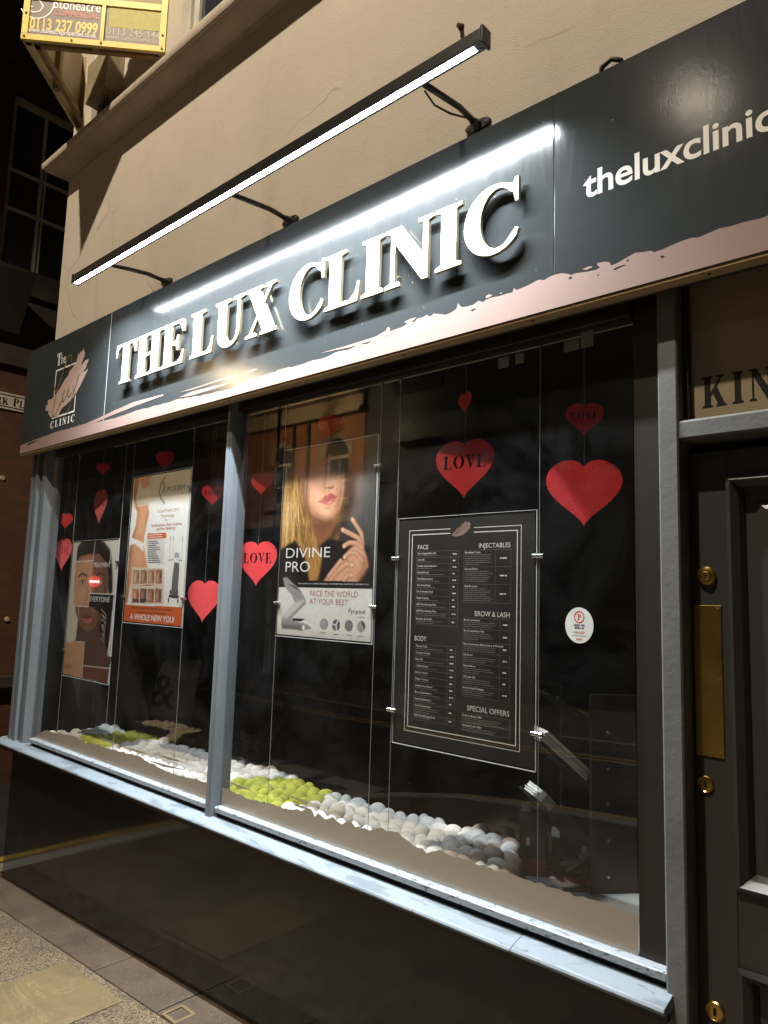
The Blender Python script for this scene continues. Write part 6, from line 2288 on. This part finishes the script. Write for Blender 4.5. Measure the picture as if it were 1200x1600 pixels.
# ------------------------------------------------------------------ neighbour across the lane
def build_neighbour():
    X = -8.0
    r = empty('brick_building', (X, 2, gz(X)), 'dark red brick building across the lane, with a white-barred window', 'building')
    # wall with an opening for the window
    wy0, wy1, wz0, wz1 = .70, 2.30, 5.05, 7.05
    mb = MB()
    mb.add([(X, -.4, gz(X) - .3), (X, 9, gz(X) - .3), (X, 9, wz0), (X, -.4, wz0)], [(0, 1, 2, 3)])
    mb.add([(X, -.4, wz0), (X, wy0, wz0), (X, wy0, wz1), (X, -.4, wz1)], [(0, 1, 2, 3)])
    mb.add([(X, wy1, wz0), (X, 9, wz0), (X, 9, wz1), (X, wy1, wz1)], [(0, 1, 2, 3)])
    mb.add([(X, -.4, wz1), (X, 9, wz1), (X, 9, 12), (X, -.4, 12)], [(0, 1, 2, 3)])
    # reveals
    mb.add([(X, wy0, wz0), (X - .12, wy0, wz0), (X - .12, wy0, wz1), (X, wy0, wz1)], [(0, 1, 2, 3)])
    mb.add([(X, wy1, wz0), (X - .12, wy1, wz0), (X - .12, wy1, wz1), (X, wy1, wz1)], [(0, 1, 2, 3)])
    mb.add([(X, wy0, wz1), (X - .12, wy0, wz1), (X - .12, wy1, wz1), (X, wy1, wz1)], [(0, 1, 2, 3)])
    mb.add([(X, -.4, gz(X) - .3), (X - 6, -.4, gz(X) - .3), (X - 6, -.4, 12), (X, -.4, 12)], [(0, 1, 2, 3)])
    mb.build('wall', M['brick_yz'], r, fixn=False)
    w_ = MB()
    yc = at(0, 0, 0)
    for y in (1.02, 1.35):
        pass
    # white glazing bars traced from the photograph
    def on(px, py):
        d = ray(px, py)
        t = (X - .1 - CAM[0]) / d[0]
        return CAM + d * t
    v1 = on(60, 330)[1]
    h1 = on(60, 282)[2]
    h2 = on(60, 343)[2]
    fx = X - .10
    w_.box(fx - .03, fx + .02, wy0, wy0 + .06, wz0, wz1)
    w_.box(fx - .03, fx + .02, wy1 - .06, wy1, wz0, wz1)
    w_.box(fx - .03, fx + .02, wy0 + .06, wy1 - .06, wz0, wz0 + .07)
    w_.box(fx - .03, fx + .02, wy0 + .06, wy1 - .06, wz1 - .07, wz1)
    wf = w_.build('window', M['white_gloss'], r)
    b = MB()
    vv = [v1 - .04, v1 + .04]
    b.box(fx - .02, fx + .012, v1 - .014, v1 + .014, wz0 + .07, wz1 - .07)
    b.box(fx - .02, fx + .010, v1 + .035, v1 + .052, wz0 + .07, h2 + .6)
    b.box(fx - .02, fx + .008, wy0 + .06, wy1 - .06, h1 - .015, h1 + .015)
    b.box(fx - .02, fx + .014, wy0 + .06, wy1 - .06, h2 - .018, h2 + .018)
    b.build('glazing_bar', M['white_gloss'], wf)
    MB().add([(fx - .025, wy0, wz0), (fx - .025, wy1, wz0), (fx - .025, wy1, wz1), (fx - .025, wy0, wz1)], [(0, 1, 2, 3)]).build('pane', M['dark_pane'], wf, fixn=False)
    # projecting bands
    mb = MB()
    mb.box(X + .001, X + .16, -.4, 9, wz0 - .30, wz0 - .02)
    mb.box(X + .001, X + .10, -.4, 9, wz0 - .55, wz0 - .301)
    mb.box(X + .001, X + .07, -.4, 9, 3.98, 4.20)
    mb.box(X + .001, X + .12, -.4, 9, .62, .74)
    mb.box(X + .001, X + .20, -.4, 9, 7.3, 7.9)
    mb.build('stone_band', M['dark_stone'], r, bevel=.01)
    mb = MB()
    c = on(12, 470)
    mb.add([(X + .161, c[1] - .30, wz0 - .30), (X + .5, c[1] - .30, wz0 - .22), (X + .5, c[1] + .05, wz0 - .18), (X + .161, c[1] + .05, wz0 - .30), (X + .161, c[1] - .3, wz0 - .75), (X + .161, c[1] + .05, wz0 - .75)],
           [(0, 1, 2, 3), (0, 4, 1), (3, 2, 5), (1, 4, 5, 2), (0, 3, 5, 4)])
    mb.build('corbel', M['dark_stone'], r)
    # street name plate
    p0, p1 = None, None
    def onx(px, py):
        d = ray(px, py)
        t = (X + .02 - CAM[0]) / d[0]
        return CAM + d * t
    zt, zb = onx(4, 612)[2], onx(4, 638)[2]
    y0, y1 = onx(-42, 605)[1], onx(70, 640)[1]
    s_ = empty('street_name_plate', (X + .02, (y0 + y1) / 2, zb), 'cream street name plate with black capitals on the brick wall beyond the fascia', 'sign')
    MB().box(X + .002, X + .02, y0, y1, zb, zt).build('plate', M['plate_white'], s_, bevel=.004)
    t = .012
    mb = MB()
    for (a0, a1, b0, b1) in ((y0 + .02, y1 - .02, zt - .02 - t, zt - .02), (y0 + .02, y1 - .02, zb + .02, zb + .02 + t), (y0 + .02, y0 + .02 + t, zb + .02, zt - .02), (y1 - .02 - t, y1 - .02, zb + .02, zt - .02)):
        mb.add([(X + .0205, a0, b0), (X + .0205, a1, b0), (X + .0205, a1, b1), (X + .0205, a0, b1)], [(0, 1, 2, 3)])
    hh = (zt - zb) * .50
    ry = onx(-6, 625)[1]
    for word, hk, yst in (('RK', .82, ry), ('P', 1.0, onx(20.5, 628)[1]), ('L', .82, onx(30.5, 631)[1])):
        vs, fs, wd = serif_geo(word, hh * hk, gap=.08)
        mb.add(place(vs, (X + .0215, yst, zb + (zt - zb) * .26), (0, 1, 0), (0, 0, 1)), fs)
    mb.build('lettering', M['ink'], s_, fixn=False)
    # pale bolt heads on the wall
    mb = MB()
    for q in ((5, 747), (12, 968)):
        c = onx(*q)
        mb.lathe((X, c[1], c[2]), (1, 0, 0), [(.03, 0), (.02, .02)], 10)
    mb.build('wall_tie', M['stone_trim'], r)


# ------------------------------------------------------------------ building across the street (seen in the glass)
def build_opposite():
    Y = -10.0
    r = empty('brick_terrace', (-8, Y, gz(-8)), 'orange brick terrace with arched windows across the street, reflected in the shop window', 'building')
    xa, xb = -18.5, -11.45
    centres = [-16.35 + 2.0 * k for k in range(3)]
    hw, zs, zsp = .40, 3.95, 5.05     # half width, sill, springing
    # wall as strips between openings
    mb = MB()
    ztop = 5.98

    def quad(x0, x1, z0, z1, y=Y):
        mb.add([(x1, y, z0), (x0, y, z0), (x0, y, z1), (x1, y, z1)], [(0, 1, 2, 3)])
    quad(xa, xb, 3.55, zs)
    px_ = xa
    for c in centres:
        quad(px_, c - hw, zs, ztop)
        px_ = c + hw
    quad(px_, xb, zs, ztop)
    for c in centres:
        n = 12
        top = [(c - hw + 2 * hw * i / n) for i in range(n + 1)]
        for i in range(n):
            x0, x1 = top[i], top[i + 1]
            z0 = zsp + math.sqrt(max(0, hw * hw - (x0 - c) ** 2))
            z1 = zsp + math.sqrt(max(0, hw * hw - (x1 - c) ** 2))
            mb.add([(x0, Y, z0), (x1, Y, z1), (x1, Y, ztop), (x0, Y, ztop)], [(0, 1, 2, 3)])
        # reveals
        pts = [(c - hw, zs)] + [(c + hw * math.cos(PI - PI * i / n), zsp + hw * math.sin(PI - PI * i / n)) for i in range(n + 1)] + [(c + hw, zs)]
        for (ax, az), (bx, bz) in zip(pts[:-1], pts[1:]):
            mb.add([(ax, Y, az), (bx, Y, bz), (bx, Y - .14, bz), (ax, Y - .14, az)], [(0, 1, 2, 3)])
    mb.build('wall', M['brick_xz'], r, fixn=False)
    mb = MB()
    mb.box(xa, xb, Y, Y + .22, 5.985, 6.12)
    mb.box(xa, xb, Y, Y + .10, 6.121, 6.42)
    mb.box(xa, xb, Y, Y + .30, 6.421, 6.52)
    mb.box(xa, xb, Y, Y + .16, 3.38, 3.548)
    mb.build('stone_band', M['stone_trim'], r, bevel=.01)
    mb = MB()
    mb.add([(xa, Y + .3, 6.53), (xb, Y + .3, 6.53), (xb, Y - 4, 9.2), (xa, Y - 4, 9.2)], [(0, 1, 2, 3)])
    mb.build('roof', M['slate'], r, fixn=False)
    mb = MB()
    mb.box(xa, xb, Y - .3, Y - .05, -1.2, 3.379)
    for k in range(4):
        x = xa + .6 + k * 2
        mb.box(x, x + .35, Y - .049, Y + .06, -1.2, 3.379)
    mb.build('ground_floor', M['dark_stone'], r)
    mb = MB()
    for c in (centres[1] + 1.0, centres[1] + .45):
        mb.tube([(c, Y + .06, 6.0), (c, Y + .06, 3.6)], .045, 8)
    mb.build('drainpipe', M['lamp_black'], r)
    proto = None
    for c in centres:
        if proto is None:
            n = 16
            mb = MB()
            # stone surround
            for i in range(n):
                a0, a1 = PI - PI * i / n, PI - PI * (i + 1) / n
                q = [(c + rr * math.cos(a), Y + .035, zsp + rr * math.sin(a)) for a, rr in ((a0, hw + .002), (a1, hw + .002), (a1, hw + .15), (a0, hw + .15))]
                mb.add(q, [(3, 2, 1, 0)])
                q2 = [(p[0], Y, p[2]) for p in q]
                mb.add([q[2], q[3], q2[3], q2[2]], [(0, 1, 2, 3)])
                mb.add([q[0], q[1], q2[1], q2[0]], [(0, 1, 2, 3)])
            mb.box(c - hw - .15, c + hw + .15, Y, Y + .09, zs - .14, zs - .002)
            sur = mb.build('window_surround', M['stone_trim'], r, fixn=False)
            mb = MB()
            mb.box(c - hw, c - hw + .05, Y - .13, Y - .08, zs, zsp + .1)
            mb.box(c + hw - .05, c + hw, Y - .13, Y - .08, zs, zsp + .1)
            mb.box(c - hw + .05, c + hw - .05, Y - .13, Y - .08, zs, zs + .07)
            mb.box(c - hw + .05, c + hw - .05, Y - .13, Y - .07, zsp - .07, zsp + .01)
            mb.box(c - .018, c + .018, Y - .125, Y - .085, zs + .07, zsp - .071)
            mb.box(c - hw + .05, c - .019, Y - .125, Y - .085, 4.42, 4.46)
            mb.box(c + .019, c + hw - .05, Y - .125, Y - .085, 4.42, 4.46)
            fr = mb.build('window_frame', M['white_gloss'], sur)
            mb = MB()
            pts = [(c - hw, zs), (c + hw, zs)] + [(c + hw * math.cos(PI * i / n), zsp + hw * math.sin(PI * i / n)) for i in range(n + 1)]
            mb.add([(p[0], Y - .128, p[1]) for p in pts], [tuple(range(len(pts)))[::-1]])
            pa = mb.build('pane', M['dark_pane'], sur, fixn=False)
            proto = (sur, fr, pa, c)
        else:
            s2 = proto[0].copy()
            COL.objects.link(s2)
            s2.matrix_world = Matrix.Translation((c - proto[3], 0, 0)) @ proto[0].matrix_basis
            s2.parent = r
            s2.matrix_parent_inverse = r.matrix_world.inverted()
            for q in proto[1:3]:
                q2 = q.copy()
                COL.objects.link(q2)
                q2.parent = s2
                q2.matrix_parent_inverse = q.matrix_parent_inverse
    # unlit neighbour of the terrace, with a green arched board over its front
    d = empty('dark_building', (-3, Y, gz(-3)), 'unlit dark building beside the brick terrace across the street, seen as blackness in the glass', 'building')
    MB().box(-11.44, 9, Y - .5, Y - .02, -1, 9).build('wall', M['slate'], d)
    mb = MB()
    for k in range(6):
        mb.box(-10.6 + 3.1 * k, -9.2 + 3.1 * k, Y - .019, Y + .01, 6.2, 8.0)
    mb.build('window', M['dark_pane'], d)
    n = 24
    top = [(-8.5 + 1.85 * math.cos(PI - PI * i / n), 5.05 + .85 * math.sin(PI - PI * i / n)) for i in range(n + 1)]
    vs = [(x, yy, z) for yy in (Y + .25, Y - .018) for x, z in top]
    N = n + 1
    mb = MB().add(vs, [tuple(range(N)), tuple(range(2 * N - 1, N - 1, -1)), (0, N - 1, 2 * N - 1, N)] + [(i, N + i, N + i + 1, i + 1) for i in range(n)])
    mb.build('arched_board', simple('dark_green_paint', (.02, .085, .045), (.015, .06, .03), 3, .5), d)
    # lit no-entry sign far down the street
    c = np.array([-44.2, -19.85, 2.15])
    s_ = empty('no_entry_sign', (c[0], c[1], gz(c[0])), 'lit red no-entry sign on a pole, reflected over the collage face poster', 'road sign')
    n = -c + np.array([0, -1.9, 1.65])
    n[2] = 0
    n /= np.linalg.norm(n)
    u = np.array([-n[1], n[0], 0])
    MB().disc(c, u, (0, 0, 1), .36, 32, .02).build('disc', M['sign_no_entry'], s_)
    MB().obox(c + n * .03, u, (0, 0, 1), n, .27, .065, .003).build('bar', M['sign_no_entry_bar'], s_)
    MB().tube([(c[0] - n[0] * .06, c[1] - n[1] * .06, gz(c[0]) - .2), (c[0] - n[0] * .06, c[1] - n[1] * .06, c[2] + .4)], .04, 10).build('pole', M['lamp_black'], s_)


def street_lamp(pos, reach, power, label, size=.14, foot=None, aim=(0, 0, -1), colour=KEY_COL, glow=12.0):
    """column, arm and head; the light itself sits in the head"""
    x, y, z = pos
    fx, fy = foot
    r = empty('street_lamp', (fx, fy, gz(fx)), label, 'street lamp', 'street lamps')
    MB().tube([(fx, fy, gz(fx)), (fx, fy, 1.2)], .085, 12).tube([(fx, fy, 1.2), (fx, fy, z - .3), (fx + (x - fx) * .06, fy + (y - fy) * .06, z + .02)], [.055, .045, .04], 12).build('column', M['lamp_black'], r, smooth=True)
    MB().tube([(fx + (x - fx) * .06, fy + (y - fy) * .06, z + .02), (x + (fx - x) * .12, y + (fy - y) * .12, z + .10)], .03, 10).build('arm', M['lamp_black'], r, smooth=True)
    d = np.array([x - fx, y - fy, 0.0])
    L = np.linalg.norm(d)
    d = d / L if L > 1e-6 else np.array([0, 1.0, 0])
    s_ = np.array([-d[1], d[0], 0])
    MB().obox(np.array([x, y, z + .11]), d, s_, (0, 0, 1), .30, .13, .05).build('head', M['lamp_black'], r, bevel=.02)
    MB().obox(np.array([x, y, z + .025]), d, s_, (0, 0, 1), .16, .09, .034).build('lens', emit('street_lamp_lens', colour, glow), r)
    ld = bpy.data.lights.new('lamp_light', 'SPOT')
    ld.spot_size = math.radians(2 * reach)
    ld.spot_blend = 0.5
    ld.energy = power
    ld.color = colour
    ld.shadow_soft_size = size
    lo = bpy.data.objects.new('lamp_light', ld)
    COL.objects.link(lo)
    a = Vector(aim).to_track_quat('-Z', 'Y').to_matrix().to_4x4()
    lo.matrix_world = Matrix.Translation((x, y, z - .12)) @ a
    lo.parent = r
    lo.matrix_parent_inverse = r.matrix_world.inverted()


build_ground()
build_shop()
build_fascia()
build_bar()
build_wall_bits()
build_posters()
build_cables()
build_hearts()
build_window_things()
build_display()
build_neighbour()
build_opposite()
street_lamp((-2.1, -3.83, 10.0), 62, LAMP_KEY, 'tall street lamp at the near kerb that lights the shop wall', .08, (-1.4, -4.25))
street_lamp((-3.1, -7.95, 8.6), 42, LAMP_FAR, 'street lamp on the far pavement, a soft glint in the right of the fascia', .12, (-3.1, -8.6), glow=60.0)
street_lamp((-12.5, -7.5, 6.2), 66, LAMP_CORNER, 'street lamp by the brick terrace, a bright warm glint in the fascia stripe', .12, (-12.5, -8.3),
            aim=(-.1, -1, -.25), colour=WARM, glow=260.0)
